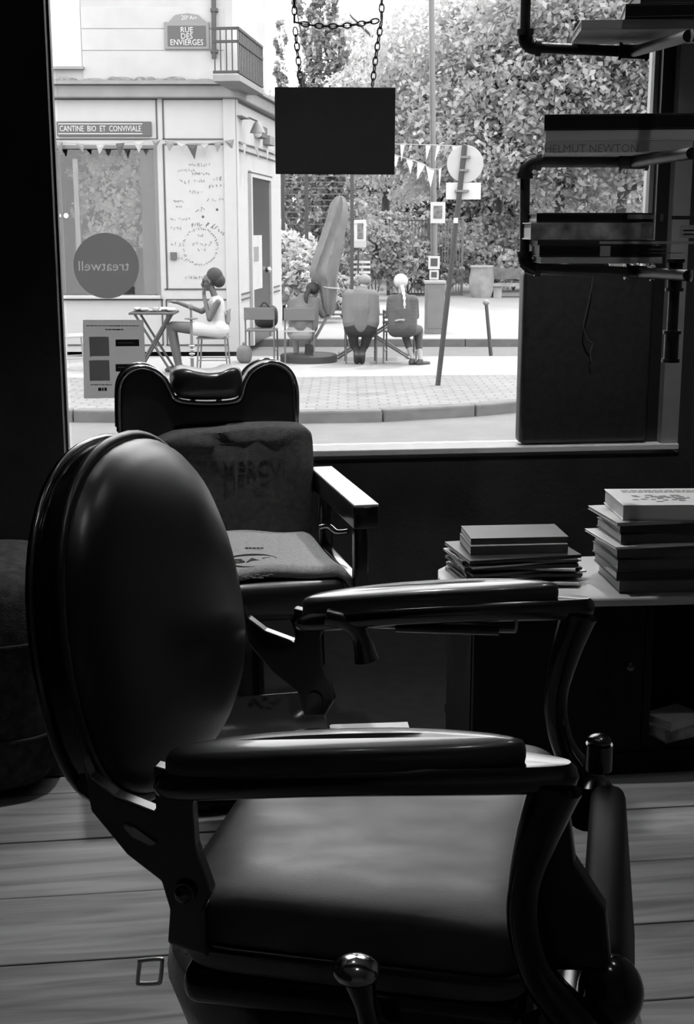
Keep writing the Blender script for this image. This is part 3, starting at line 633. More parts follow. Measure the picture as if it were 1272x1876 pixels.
# book tower
bs = [(cmid, .042, .30, 'grey hardback at the foot of the tall book stack on the chest'), (cblk, .034, .31, 'black hardback second from the foot of the tall book stack'), (cdk, .036, .31, 'dark grey hardback third from the foot of the tall book stack'),
      (cdk, .040, .315, 'thick dark volume in the middle of the tall book stack'), (cwh, .008, .30, 'thin white booklet poking out left of the tall book stack'), (cdk, .032, .29, 'dark book fourth from the top of the tall book stack'),
      (cblk, .030, .29, 'black book third from the top, a white slip under it, in the tall stack'), (clt, .012, .305, 'pale thin book just under the white cover in the tall stack'), (cwh, .050, .27, 'white covered book with a printed cover on top of the tall stack')]
cor = onz(1128, 1086, CZ); cu = cor.dot(U); z = CZ+.0006; tz_s = .78
for i, (cv, tz, ln, lb) in enumerate(bs):
    tz *= tz_s; off = (.012, .0, -.003, .0, -.024, .006, .010, -.016, .018)[i]
    p = rm(cu+ln/2+off, vf+.13+random.uniform(-.006, .006), z)
    M = Matrix.Translation(p) @ Matrix.Rotation(PHI+R((-3, -2, 0, -2, 4, -1, -4, 3, -5)[i]), 4, 'Z')
    bo = book('book', M, (ln, .21, tz), cv, lb, 'tall book stack on the chest', cut=.003); z += tz+.0004
    if i == 8:
        pr = MB(); 
        for q_ in range(46):
            pr.sell((random.gauss(-.01, .035), random.gauss(-.02, .022), tz+.0006), (random.uniform(.003, .012), random.uniform(.002, .008), .0008), nu=8, nv=4)
        for r_ in range(2):
            x_ = -.10
            while x_ < .09: ww = random.uniform(.008, .025); pr.box((x_+ww/2, .075-.018*r_, tz+.0006), (ww*.8, .006, .0008)); x_ += ww
        pr.xf(M).build('cover_print', mat('faint_cover_print', .22, .7), bo)['kind'] = 'stuff'
# small book in the open shelf of the chest, sheet on the floor
p = onz(1232, 1364, .086)
M = Matrix.Translation(rm(p.dot(U)+.03, vf+.085, .086)) @ Matrix.Rotation(PHI+R(20), 4, 'Z')
book('book', M, (.13, .10, .03), cpat, 'small worn book in the open shelf of the black chest', None)
M = Matrix.Translation(rm(p.dot(U)+.03, vf+.085, .1165)) @ Matrix.Rotation(PHI+R(28), 4, 'Z')
book('book', M, (.12, .09, .025), clt, 'small pale book lying on the worn one in the chest shelf', None)
p0, p1 = onz(600, 1347, .003), onz(752, 1343, .003)
fl = MB(); dx = (p1-p0).normalized(); dn = Vector((-dx.y, dx.x, 0))
fl.add([p0-dx*.03, p1, p1+dn*.07+dx*.0, p0+dn*.065+dx*.015]+[q_+Vector((0, 0, .006)) for q_ in (p0-dx*.03, p1, p1+dn*.07, p0+dn*.065+dx*.015)], [(3,2,1,0),(4,5,6,7),(0,1,5,4),(1,2,6,5),(2,3,7,6),(3,0,4,7)])
tag(fl.build('folded_paper', mat('white_paper', .8, .7)), 'folded white paper lying on the floor between the two barber chairs', 'paper')
# pouf at the left
pq = onz(40, 1476, 0)
PF = thing('pouf', (pq.x-.22, pq.y+.25, 0), 'dark mottled upholstered pouf on the floor behind the near chair back', 'pouf')
pfm = mat('mottled_dark_fabric', .035, .95, var=.6, scale=40, bump=.4, bscale=200, spec=.2)
MB().sell((pq.x-.22, pq.y+.25, .285), (.28, .27, .283), .32, .45, 40, 20, ROOM).build('body', pfm, PF, smooth=60)
for z_ in (.16, .40): MB().tube([Vector((pq.x-.22, pq.y+.25, z_))+ROOM.to_3x3() @ Vector((.281*math.copysign(abs(math.cos(2*PI*i/40))**.45, math.cos(2*PI*i/40)), .271*math.copysign(abs(math.sin(2*PI*i/40))**.45, math.sin(2*PI*i/40)), 0)) for i in range(40)], .005, 6, closed=True).build('seam', pfm, PF, smooth=60)
EXT = .53
_mat0 = mat; _bricks0 = bricks
def mat(name, g, *a, **k): return _mat0(name, g*EXT, *a, **k)     # greys of the street, under a bright hazy sky
def bricks(name, g, g2, mortar, *a, **k): return _bricks0(name, g*EXT, g2*EXT, mortar*EXT, *a, **k)
# ================================================================ the street outside
PAV, ROADZ = -.45, -.57
asph = mat('grey_asphalt', .19, .9, var=.12, scale=3, bump=.3, bscale=90); lightpave = mat('pale_concrete', .42, .9, var=.08, scale=2)
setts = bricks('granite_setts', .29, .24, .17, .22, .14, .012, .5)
kerbm = mat('granite_kerb', .16, .85, var=.2, scale=6, bump=.2)
def G(px, py): return onz(px, py, PAV)
struct(MB().box((0, 40, ROADZ-.1), (110, 69, .2)).build('road_ground', asph))
ktop = [onz(x, y, PAV) for x, y in ((-260, 760), (-60, 752), (110, 751), (330, 753), (560, 754), (700, 751), (820, 745), (950, 735), (1080, 722), (1230, 704), (1500, 668))]
kl = spline(ktop, 8)
YB = 19.3
pv_ = [p for p in kl]+[Vector((kl[-1].x, YB, PAV)), Vector((-16, YB, PAV)), Vector((-16, kl[0].y, PAV))]
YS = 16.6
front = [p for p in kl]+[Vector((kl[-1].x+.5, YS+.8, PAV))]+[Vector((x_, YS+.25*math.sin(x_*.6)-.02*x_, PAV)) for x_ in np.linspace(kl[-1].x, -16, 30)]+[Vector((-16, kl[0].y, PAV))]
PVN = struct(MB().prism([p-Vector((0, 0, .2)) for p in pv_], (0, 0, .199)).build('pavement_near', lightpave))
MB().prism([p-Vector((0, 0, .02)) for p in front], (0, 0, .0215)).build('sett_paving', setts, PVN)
d_ = 0; seg = [kl[0]]
for p, q_ in zip(kl, kl[1:]):
    d_ += (q_-p).length; seg.append(q_)
    if d_ >= 1.0:
        t_ = (seg[-1]-seg[0]).normalized(); nn = Vector((t_.y, -t_.x, 0)); a_, b_ = seg[0]+t_*.006, seg[-1]-t_*.006
        MB().prism([a_+nn*.05-Vector((0, 0, .14)), b_+nn*.05-Vector((0, 0, .14)), b_-nn*.12-Vector((0, 0, .14)), a_-nn*.12-Vector((0, 0, .14))], (0, 0, .145+random.uniform(0, .006))).build('kerb_stone', kerbm, PVN, bevel=.02)
        d_ = 0; seg = [q_]
YK = onz(800, 622, PAV).y
PVF = struct(MB().box((9, YK+.16+11, PAV-.1), (60, 22, .199)).build('pavement_far', lightpave))
x_ = -4.0
while x_ < 9: MB().box((x_+.5, YK+.08, PAV-.06), (.99, .16, .13)).build('kerb_stone', kerbm, PVF, bevel=.01); x_ += 1.0
struct(MB().box((8, 62, PAV-.06), (90, 36, .1)).build('park_ground', mat('park_earth', .22, .95, var=.4, scale=.6)))

# ---------------------------------------------------------------- corner cafe building
FP = Plane((0, 20.0, 0), (1, 0, 0)); ac = FP.hit(432, 400)[0]; aw = FP.hit(-170, 400)[0]
SW = Plane(FP.pt(ac, 0), (.1057, .9944, 0))
paint = mat('white_shopfront_paint', .60, .6, var=.04, scale=6); render_ = mat('old_white_render', .58, .9, var=.10, scale=2.5, bump=.2, bscale=30)
line = mat('dark_moulding_paint', .07, .6); grey_c = mat('grey_cornice_zinc', .30, .6, var=.15, scale=4)
CB = thing('cafe_building', FP.pt(ac-2, PAV), 'white corner cafe building with panelled shopfront and grey cornice across the street', 'building')
zc0, zc1 = FP.hit(300, 181)[1], FP.hit(300, 157)[1]
wx0, wx1 = FP.hit(99, 400)[0]-.6, FP.hit(291, 400)[0]; wz0, wz1 = FP.hit(200, 541)[1], FP.hit(200, 266)[1]
t515 = SW.hit(515, 400)[0]; t487 = SW.hit(487, 100)[0]
m_ = MB(); m_.abox(FP, aw, wx0, PAV, zc0, -.3, 0).abox(FP, wx1, ac, PAV, zc0, -.3, 0).abox(FP, wx0, wx1, PAV, wz0, -.3, 0).abox(FP, wx0, wx1, wz1, zc0, -.3, 0)
m_.build('shopfront_wall', paint, CB)
MB().abox(SW, 0, t515, PAV, zc0, -.3, 0).build('side_wall', paint, CB)
e515, e487 = SW.pt(t515, 0), SW.pt(t487, 0)
foot = [FP.pt(aw, zc1), FP.pt(ac, zc1), Vector((e487.x, e487.y, zc1)), Vector((e487.x-6, e487.y+3, zc1)), Vector((aw+ac*0, e487.y+3, zc1))]
MB().prism([p+Vector((0, .0, .0)) for p in foot], (0, 0, 2.3)).build('upper_wall', render_, CB)
# stone courses of the upper wall, slightly proud
zz = [zc1+.05]+[FP.hit(300, y)[1] for y in (93, 53, 12)]
for z0_, z1_ in zip(zz, zz[1:]): MB().abox(FP, FP.hit(150, 80)[0], ac-.12, z0_+.006, z1_-.006, 0, .012).build('stone_course', render_, CB, bevel=.004)
cf = lambda o: [FP.pt(aw, zc0, o), FP.pt(ac+o*.55, zc0, o), SW.pt(t515, zc0, o), SW.pt(t515, zc0, -.05), SW.pt(0, zc0, -.05), FP.pt(aw, zc0, -.05)]
MB().prism(cf(.16), (0, 0, zc1-zc0)).build('cornice', grey_c, CB, bevel=.02)
MB().prism([p+Vector((0, 0, zc1-zc0)) for p in cf(.24)], (0, 0, .05)).build('cornice_lip', grey_c, CB)
dm = MB(); aa = FP.hit(105, 150)[0]
while aa < ac-.1:
    ww = random.uniform(.12, .35); dm.sell(FP.pt(aa, zc1+.055, .08), (ww*.7, .09, random.uniform(.02, .07)), nu=10, nv=6); aa += ww
dm.build('cornice_debris', mat('mossy_debris', .25, .95, var=.5, scale=14), CB, smooth=60)['kind'] = 'stuff'
# window recess on the upper floor
MB().wbox(FP, (60, -60, 147, 123), -.02, .015).build('blind_window', mat('pale_shutter', .7, .8, var=.04), CB)
MB().wbox(FP, (60, 123, 155, 128), 0, .10).build('window_ledge', grey_c, CB)
def moulding(pl, r, wpx=2.6, o=.012):
    x0, y0, x1, y1 = r; h = wpx/2
    for q_ in ((x0-h, y0-h, x1+h, y0+h), (x0-h, y1-h, x1+h, y1+h), (x0-h, y0, x0+h, y1), (x1-h, y0, x1+h, y1)):
        MB().wbox(pl, q_, 0, o).build('moulding', line, CB)
for r in ((70, 182, 287, 255), (299, 182, 413.5, 255), (70, 549, 298, 632), (306, 549, 421, 632), (303, 264, 416, 530)): moulding(FP, r)
def smould(px0, px1, y0, h, o=.02):
    z = SW.hit(px0, y0)[1]; MB().abox(SW, SW.hit(px0, y0)[0], SW.hit(px1, y0)[0], z-h, z, 0, o).build('moulding', line, CB)
smould(434, 511, 258, .022); smould(434, 511, 272, .022); smould(434, 457, 540, .022); smould(434, 457, 550, .022); smould(494, 512, 527, .02); smould(494, 512, 536, .02); smould(434, 505, 184, .025)
MB().abox(FP, ac-.16, ac+.02, PAV, zc0, 0, .035).build('corner_pilaster', paint, CB, bevel=.01)
MB().abox(SW, .02, .16, PAV, zc0, 0, .035).build('corner_pilaster', paint, CB, bevel=.01)
# shop window: frame, pane, dim room behind
MB().abox(FP, wx0, wx1, wz0-.05, wz0, 0, .09).build('window_ledge', paint, CB, bevel=.01)
fm = MB().abox(FP, wx1-.05, wx1, wz0, wz1, -.2, .01).abox(FP, wx0, wx1-.05, wz1-.05, wz1, -.2, .01); fm.build('window_frame', mat('grey_window_frame', .22, .6), CB)
MB().abox(FP, wx1-.28, wx1-.05, wz0+.0, wz1-.05, -.24, -.18).build('open_casement', mat('dark_casement', .12, .6, var=.3), CB)
MB().wbox(FP, (133, 290, 142, 470), -.2, -.14).build('mullion', mat('pale_mullion', .5, .6), CB)
MB().abox(FP, wx0, wx1-.05, wz0, wz1-.05, -.118, -.11).build('pane', glass('cafe_glass', 1.5, .95), CB)
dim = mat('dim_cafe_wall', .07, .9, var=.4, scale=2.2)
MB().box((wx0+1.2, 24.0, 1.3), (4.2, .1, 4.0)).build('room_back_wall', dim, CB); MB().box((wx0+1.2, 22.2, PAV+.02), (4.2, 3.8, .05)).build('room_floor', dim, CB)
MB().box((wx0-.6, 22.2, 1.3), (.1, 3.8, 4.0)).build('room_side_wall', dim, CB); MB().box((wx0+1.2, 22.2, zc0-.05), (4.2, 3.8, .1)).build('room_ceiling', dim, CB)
MB().abox(FP, FP.hit(262, 520)[0], FP.hit(284, 520)[0], wz0, FP.hit(270, 490)[1], -.5, -.35).build('counter_end', mat('pale_counter', .6, .7), CB)
for i, (px, py) in enumerate(((107, 395), (121, 395), (157, 367), (275, 298), (283, 324), (281, 524))):
    p = at(px, py, 20.9 if i != 5 else 20.3); t = thing('globe_lamp', p, ('bright globe lamp inside the cafe window, %s' % ('far left', 'beside the far left one', 'above the round sticker', 'topmost at the right edge', 'second at the right edge', 'lowest by the counter')[i]), 'lamp', 'cafe globe lamps')
    MB().sell(p, (.035, .035, .035), nu=14, nv=8).build('globe', emit('lit_globe', 5.0 if i < 3 else 1.6), t, smooth=60)
    MB().cyl(p+Vector((0, 0, .03)), Vector((p.x, p.y, zc0-.1)), .004, n=6).build('flex', line, t)
# sign boards, lantern, pipe, street plate
def board(name, label, r, m, pl=FP, o=(.015, .045), cat='sign', bevel=.006):
    p = pl.at((r[0]+r[2])/2, r[3]); t = thing(name, p, label, cat); MB().wbox(pl, r, *o).build('board', m, t, bevel=bevel); return t
sb = board('shop_sign', 'dark sign board reading cantine bio et conviviale on the cafe front', (105, 223, 278, 250), mat('dark_sign_paint', .12, .7))
wl = mat('white_sign_lettering', .8, .7)
def ftext(body, px, py, hpx, parent, m=wl, xs=1.0, pl=FP, off=.048, align='CENTER'):
    p = pl.at(px, py, off); k = (p-CAM).length/FPX; return text('lettering', body, p, pl.a, (0, 0, 1), hpx*k, m, parent, extrude=.003, xs=xs, align=align)
ftext('CANTINE  BIO  ET  CONVIVIALE', 185, 236.5, 13.5, sb, xs=.73)
for r in ((108, 226.5, 262, 228), (108, 244.5, 262, 246)): MB().wbox(FP, r, .045, .049).build('border_line', wl, sb)
pt = board('street_name_plate', 'dark street name plate reading rue des envierges high on the white wall', (302, 41, 384, 91), mat('plate_grey_border', .26, .5), o=(.02, .045))
pm_ = mat('plate_dark_field', .09, .5); MB().wbox(FP, (308, 48, 378, 85.5), .045, .05).build('plate_field', pm_, pt)
MB().prism([FP.at(*p, .022) for p in ((310, 41), (316, 34), (322, 28), (345, 25), (364, 28), (370, 34), (378, 41))], FP.n*.02).build('plate_crest', mat('plate_grey_border', .26, .5), pt)
for b_, y_, h_, x_ in (('RUE', 56, 13, .95), ('DES', 67.5, 13, .95), ('ENVIERGES', 79, 13.5, .86)): ftext(b_, 343, y_, h_, pt, off=.052, xs=x_)
ftext('20', 338, 33.5, 10, pt, off=.044); ftext('e', 345, 31, 6, pt, off=.044); ftext('Arr', 355, 33.5, 9, pt, off=.044)
dp = thing('drain_pipe', FP.at(393, 110, .08), 'dark drain pipe end on the upper wall beside the street plate', 'pipe')
MB().tube([FP.at(392, -160, .08), FP.at(393, 60, .08), FP.at(393.5, 109, .08)], .034, 10).build('tube', line, dp, smooth=60)
for y_ in (20, 95): MB().wbox(FP, (387, y_-3, 400, y_+3), 0, .12).build('clip', line, dp)
ln_ = thing('wall_lantern', SW.at(446, 240, .1), 'pale bell shaped lantern on the side of the cafe by the corner', 'lamp')
p = SW.at(446, 240, .22); MB().lathe(p, [(.02, .14), (.05, .12), (.10, .02), (.12, -.03), (.11, -.03), (.05, -.02)], 18).build('shade', grey_c, ln_, smooth=50)
MB().sell(p+Vector((0, 0, -.03)), (.07, .07, .07), nu=14, nv=8).build('globe', mat('opal_globe', .9, .3), ln_, smooth=60); MB().tube([SW.at(441, 218, 0), SW.at(443, 216, .12), p+Vector((0, 0, .14))], .014, 8).build('bracket', line, ln_)
for nm, lb, r in (('wall_speaker', 'dark box speaker on the cafe side wall next to the lantern', (466, 230, 477, 255)), ('junction_box', 'small grey box on the cafe side wall left of the hanging board', (482, 248, 491, 268)), ('alarm_box', 'small grey box above the lantern on the cafe corner', (430, 211, 444, 219))):
    board(nm, lb, r, mat('dark_box_plastic', .12, .6) if nm == 'wall_speaker' else grey_c, SW, (0, .12), 'box')
# side door
za, zb_ = SW.hit(475, 570)[1], SW.hit(460, 325)[1]; ta, tb = SW.hit(459, 450)[0], SW.hit(493, 450)[0]
DR = thing('cafe_door', SW.pt((ta+tb)/2, za), 'dark tall cafe side door with a pale notice on it', 'door')
MB().abox(SW, ta, tb, PAV, zb_, -.02, .012).build('leaf', mat('dark_door_paint', .035, .35, var=.3), DR)
for a_, b_ in ((ta-.12, ta), (tb, tb+.12)): MB().abox(SW, a_, b_, PAV, zb_+.1, 0, .05).build('jamb', paint, DR)
MB().abox(SW, ta, tb, zb_, zb_+.1, 0, .05).build('lintel', paint, DR)
sm_ = SW.hit(459, 318)[1]; MB().abox(SW, ta-.12, tb+.12, sm_-.0, sm_+.02, 0, .055).build('lintel_line', line, DR)
n0, n1 = SW.hit(459, 450)[0], SW.hit(478, 450)[0]
nb = MB().abox(SW, n0, n1, SW.hit(468, 530)[1], SW.hit(468, 431)[1], .012, .02).build('notice', mat('pale_notice', .62, .8), DR)
MB().abox(SW, n0+.1, n1-.35, SW.hit(468, 478)[1], SW.hit(468, 452)[1], .02, .026).build('notice_picture', grey_c, nb)
MB().sell(SW.pt(SW.hit(487, 494)[0], SW.hit(487, 494)[1], .05), (.05, .05, .05), nu=12, nv=8).build('knob', chrome, DR, smooth=60)
# balcony railing on the side wall
RP = Plane(SW.pt(0, 0, .35), SW.a)
BL = thing('balcony', SW.at(450, 140), 'dark wrought iron balcony railing high on the cafe side wall', 'balcony')
r0, z_lo = RP.hit(437, 131); _, z_hi = RP.hit(437, 52); r1 = RP.hit(481, 140)[0]
rail = mat('black_wrought_iron', .03, .5)
MB().abox(RP, r0, r1, z_lo-.12, z_lo-.04, -.35, .02).build('slab', grey_c, BL)
for z_ in (z_lo, z_hi, (z_lo*.3+z_hi*.7)): MB().abox(RP, r0, r1, z_-.02, z_+.015, -.015, .015).build('rail', rail, BL); MB().abox(RP, r0, r0+.03, z_-.02, z_+.015, -.35, .0).build('rail', rail, BL)
n_ = 16
for i in range(n_+1):
    t_ = r0+(r1-r0)*i/n_; MB().abox(RP, t_-.008, t_+.008, z_lo, z_hi, -.008, .008).build('bar', rail, BL)
for i in range(4): MB().abox(RP, r0+.004, r0+.02, z_lo, z_hi, -.33+.08*i, -.315+.08*i).build('bar', rail, BL)
# handwriting on the menu panel: small brushed strokes
hw = mat('faint_ink', .28, .8); hw2 = mat('dark_ink', .10, .8)
def scrib(px, py, wpx, hpx, m, parent, ang=0.0):
    s_ = MB(); x = 0
    while x < wpx:
        cw = hpx*random.uniform(.5, .8); pts = []
        for k in range(random.randint(3, 5)): pts.append((x+random.uniform(0, cw), random.uniform(-hpx/2, hpx/2)))
        c_, sn = math.cos(ang), math.sin(ang)
        s_.tube([FP.at(px+a_*c_-b_*sn, py+a_*sn+b_*c_, .006) for a_, b_ in pts], .0045, 4); x += cw*1.25
    s_.build('handwriting', m, parent)
MN = thing('menu_panel', FP.at(360, 530), 'tall white panel covered in faint handwriting beside the cafe window', 'panel')
MB().wbox(FP, (305.5, 266, 414, 528), 0, .004).build('board', paint, MN)
for px, py, w_, h_ in ((345, 302, 40, 7), (325, 312, 30, 6), (352, 318, 30, 5), (328, 333, 18, 9), (355, 331, 18, 6), (388, 327, 16, 8), (382, 341, 28, 8), (347, 352, 22, 7), (378, 365, 32, 8), (318, 369, 18, 5), (322, 379, 12, 4), (358, 385, 12, 12), (312, 401, 36, 5), (352, 411, 5, 5), (312, 418, 18, 6), (312, 447, 14, 8), (320, 475, 22, 8), (340, 508, 36, 6)):
    scrib(px, py, w_, h_, hw, MN)
for px, py, w_, h_ in ((352, 413, 16, 8), (378, 409, 10, 14), (392, 416, 12, 11), (404, 425, 8, 6)): scrib(px, py, w_, h_, hw2, MN, .5 if px > 370 else -.2)
for i in range(22):
    a_ = 2*PI*i/22; scrib(367+31*math.cos(a_), 452+33*math.sin(a_), 5, 5, hw2 if i in (3, 19, 20) else hw, MN, a_+PI/2)
for px, py, w_, h_ in ((362, 431, 10, 5), (352, 447, 30, 9), (362, 457, 14, 6)): scrib(px, py, w_, h_, hw, MN)
for px, py in ((398, 384), (372, 397)): MB().sell(FP.at(px, py, .006), (.02, .004, .02), nu=8, nv=5).build('pin', hw2, MN)
board('wall_lock_box', 'small dark box on the menu panel edge by the cafe window', (313, 462, 324, 476), mat('dark_box_plastic', .12, .6), FP, (0, .06), 'box')

# bunting
def bunting(name, label, pts, n, size, mats_, group=None, sag=0):
    t = thing(name, pts[0], label, 'bunting', group); line_ = spline(pts, 10)
    MB().tube(line_, .006, 5).build('cord', mat('pale_cord', .5, .8), t)
    for i in range(n):
        k = (i+.5)/n*(len(line_)-1); j = int(k); p = line_[j].lerp(line_[min(j+1, len(line_)-1)], k-j); dr_ = (line_[min(j+1, len(line_)-1)]-line_[j]).normalized()
        w_ = size*random.uniform(.7, 1.1); h_ = size*random.uniform(.8, 1.4); tw_ = random.uniform(-.06, .06); sl_ = random.uniform(-.05, .05)
        q_ = [p-dr_*w_/2, p+dr_*w_/2, p+Vector((sl_, tw_, -h_))]; mid = (q_[0]+q_[1]+q_[2])/3+Vector((0, -.03, 0))
        m_ = MB(); m_.add([q_[0], q_[1], q_[2], mid], [(0, 1, 3), (1, 2, 3), (2, 0, 3)]); m_.build('pennant', mats_[i % len(mats_)], t)
pn1 = mat('white_pennant', .8, .8, trans=.4); pn2 = mat('grey_pennant', .30, .8); pn3 = mat('dark_pennant', .10, .8)
bunting('bunting_string', 'string of small pennants sagging along the cafe front', [FP.at(x, y, o_) for x, y, o_ in ((60, 254, 0), (180, 266, .2), (290, 258, .2), (360, 266, .2), (428, 256, .04))], 13, .16, [pn1, pn2, pn2, pn1, pn3])
bunting('bunting_string', 'short pennant string on the cafe side above the door', [SW.at(x, y, o_) for x, y, o_ in ((436, 262, .04), (470, 276, .25), (510, 286, .0))], 6, .2, [pn1, pn2, pn1])
bunting('bunting_string', 'straight white pennant string running to the round sign post', [SW.at(508, 262, 0), at(724, 264, 18), at(850, 268, 16.0)], 14, .16, [pn1, pn1, pn2])
bunting('bunting_string', 'lower sagging white pennant string right of the hanging board', [SW.at(512, 240, 0), at(640, 262, 18.6), at(724, 284, 18), at(770, 298, 17.5), at(800, 310, 17.2), at(845, 280, 16.0)], 9, .2, [pn1, pn1])
# ---------------------------------------------------------------- street furniture
polem = mat('grey_painted_pole', .22, .5, metal=.3); signm = mat('pale_sign_back', .55, .55, var=.08, scale=8)
pb_ = G(802, 706); YP = pb_.y; pt_ = at(852, 266, YP)
SG = thing('traffic_sign', pb_, 'leaning pole with the blank back of a round sign and a plate below', 'sign')
MB().cyl(pb_-Vector((0, 0, .03)), pt_, .031, n=12).build('pole', mat('dark_sign_pole', .05, .5, metal=.3), SG, smooth=50)
SPL = Plane((0, YP, 0), (1, 0, 0))
c_ = SPL.at(853, 300, -.04); rr = abs(SPL.hit(887, 300)[0]-SPL.hit(820, 300)[0])/2
MB().prism([c_+Vector((rr*math.cos(2*PI*i/48), 0, rr*math.sin(2*PI*i/48))) for i in range(48)], (0, -.014, 0)).build('round_plate', signm, SG, bevel=.004)
MB().rbox(SPL.at(850, 350, -.045), (abs(SPL.hit(882, 350)[0]-SPL.hit(818, 350)[0]), .014, .19), .006, seg=2).build('lower_plate', mat('white_sign_back', .75, .5), SG)
for y_ in (288, 312, 350): q_ = SPL.at(852-(y_-300)*.11, y_, .0); MB().box(q_, (.16 if y_ == 350 else .11, .08, .025)).build('clamp', polem, SG)
MB().box(SPL.at(835, 404, .03), (.05, .03, .06)).build('sticker_plate', mat('white_sign_back', .75, .5), SG)
b0, b1 = G(900, 648), at(891, 554, G(900, 648).y)
BO = thing('bollard', b0, 'thin dark leaning bollard on the bright pavement', 'bollard'); MB().cyl(b0-Vector((0, 0, .03)), b1, .03, .026, 12).build('post', mat('dark_bollard', .06, .5), BO, smooth=50); MB().sell(b1, (.05, .05, .045), nu=14, nv=8).build('cap', mat('grey_cap', .3, .5), BO, smooth=60)
p = G(797, 612); kx = (p-CAM).length/FPX
EC = thing('street_cabinet', p+Vector((0, .15, 0)), 'grey street cabinet at the foot of the tall lamp post', 'cabinet')
MB().box(p+Vector((0, .18, .44)), (.34, .30, .88)).build('body', mat('grey_cabinet_paint', .24, .7, var=.15, scale=5), EC, bevel=.01)
MB().box(p+Vector((0, .18, .905)), (.38, .34, .05)).build('lid', mat('pale_cabinet_lid', .5, .7), EC, bevel=.008); MB().box(p+Vector((0, .025, .45)), (.28, .01, .7)).build('door', mat('grey_cabinet_paint', .24, .7), EC)
yl = p.y+.55; l0 = at(797, 606, yl); l0.z = PAV; l1 = at(791, 20, yl); l2 = l1+(l1-l0)*.55
LP = thing('lamp_post', l0, 'tall slim grey lamp post rising in front of the trees', 'lamp post')
MB().tube([l0, l1, l2], [.06, .05, .04], 12).build('pole', polem, LP, smooth=50); MB().cyl(l0, l0+Vector((0, 0, .4)), .09, n=14).build('base_sleeve', polem, LP, smooth=50)
MB().tube(spline([l2, l2+Vector((-.2, -.3, .25)), l2+Vector((-.5, -.9, .3))], 5), .03, 8).build('arm', polem, LP); MB().sell(l2+Vector((-.55, -1.0, .28)), (.12, .3, .07), nu=14, nv=8).build('lamp_head', polem, LP, smooth=60)
LPP = Plane((0, yl-.08, 0), (1, 0, 0))
def poster(label, r, m1, m2, name='pole_poster', pl=LPP):
    t = thing(name, pl.at((r[0]+r[2])/2, r[3]), label, 'poster'); MB().wbox(pl, r, 0, .015).build('sheet', m1, t); x0, y0, x1, y1 = r; MB().wbox(pl, (x0+(x1-x0)*.2, y0+(y1-y0)*.18, x1-(x1-x0)*.2, y1-(y1-y0)*.22), .015, .02).build('picture', m2, t); return t
wp = mat('white_poster', .78, .8); gp = mat('grey_poster_print', .22, .8, var=.8, scale=14)
poster('framed grey picture panel on the lamp post behind the leaning sign pole', (789, 370, 816, 409), wp, gp, 'panel_sign')
poster('upper of two white flyers stuck low on the lamp post', (785, 469, 806, 493), wp, mat('dark_poster_print', .10, .8)); poster('lower of two white flyers stuck low on the lamp post', (787, 495, 804, 512), wp, mat('dark_poster_print', .10, .8))
# framed notice on a post, striped barrier, park gate
yg = G(660, 566).y; GP_ = Plane((0, yg, 0), (1, 0, 0))
NS = thing('notice_post', GP_.at(657, 566), 'white framed notice with a figure on a dark post by the park path', 'sign')
MB().abox(GP_, GP_.hit(655, 500)[0], GP_.hit(658, 500)[0], PAV, GP_.hit(657, 403)[1], -.05, 0).build('post', line, NS)
MB().wbox(GP_, (649, 403, 671, 454), 0, .04).build('frame', wp, NS, bevel=.01); MB().wbox(GP_, (655, 409, 666, 438), .04, .046).build('picture', gp, NS); MB().wbox(GP_, (650, 441, 670, 453), .04, .05).build('caption_plate', mat('pale_notice', .62, .8), NS)
BR = thing('striped_barrier', GP_.at(668, 540), 'low barrier of white slats below the framed notice', 'barrier')
for i, y_ in enumerate((478, 487, 497, 507, 517)): MB().wbox(GP_, (647, y_, 679, y_+4.5), -.12, -.09).build('slat', wp, BR)
for x_ in (650, 675): MB().abox(GP_, GP_.hit(x_, 500)[0]-.03, GP_.hit(x_, 500)[0]+.03, PAV, GP_.hit(660, 475)[1], -.18, -.12).build('post', line, BR)
yq = G(750, 541).y; QP = Plane((0, yq, 0), (1, 0, 0))
def gate(label, x0, x1, y0, y1, m, nb, thick=2.5):
    t = thing('park_gate', QP.at((x0+x1)/2, y1), label, 'gate'); h = thick
    for x_ in (x0, x1): MB().wbox(QP, (x_-h, y0-2, x_+h, y1), -.06, .06).build('post', m, t)
    for y_ in (y0+2, y0+32 if y1-y0 > 90 else y0+20, y1-28, y1-3): MB().wbox(QP, (x0, y_-1.3, x1, y_+1.3), -.03, .03).build('rail', m, t)
    for i in range(1, nb): x_ = x0+(x1-x0)*i/nb; MB().wbox(QP, (x_-.7, y0+2, x_+.7, y1-3), -.015, .015).build('bar', m, t)
    return t
gt = gate('dark park gate leaf with a white notice on its bars', 712, 785, 402, 541, rail, 12, 3.0); MB().wbox(QP, (740, 447, 760, 472), .03, .05).build('notice', wp, gt)
gate('lighter park gate leaf right of the lamp post', 800, 847, 402, 541, mat('grey_gate_paint', .16, .6), 9, 2.0)
# wire fence at the left of the park
fy = 27.0; WF = thing('wire_fence', at(570, 560, fy), 'thin wire fence with dark posts behind the folded parasol', 'fence'); FQ = Plane((0, fy, 0), (1, 0, 0)); wm = mat('thin_grey_wire', .3, .5)
for y_ in range(322, 420, 11): MB().wbox(FQ, (512, y_, 660, y_+1.1), -.006, .006).build('wire', wm, WF)
for x_ in (519, 562, 645): MB().abox(FQ, FQ.hit(x_, 400)[0]-.035, FQ.hit(x_, 400)[0]+.035, PAV, FQ.hit(x_, 318)[1], -.03, .03).build('post', mat('dark_fence_post', .10, .7), WF)
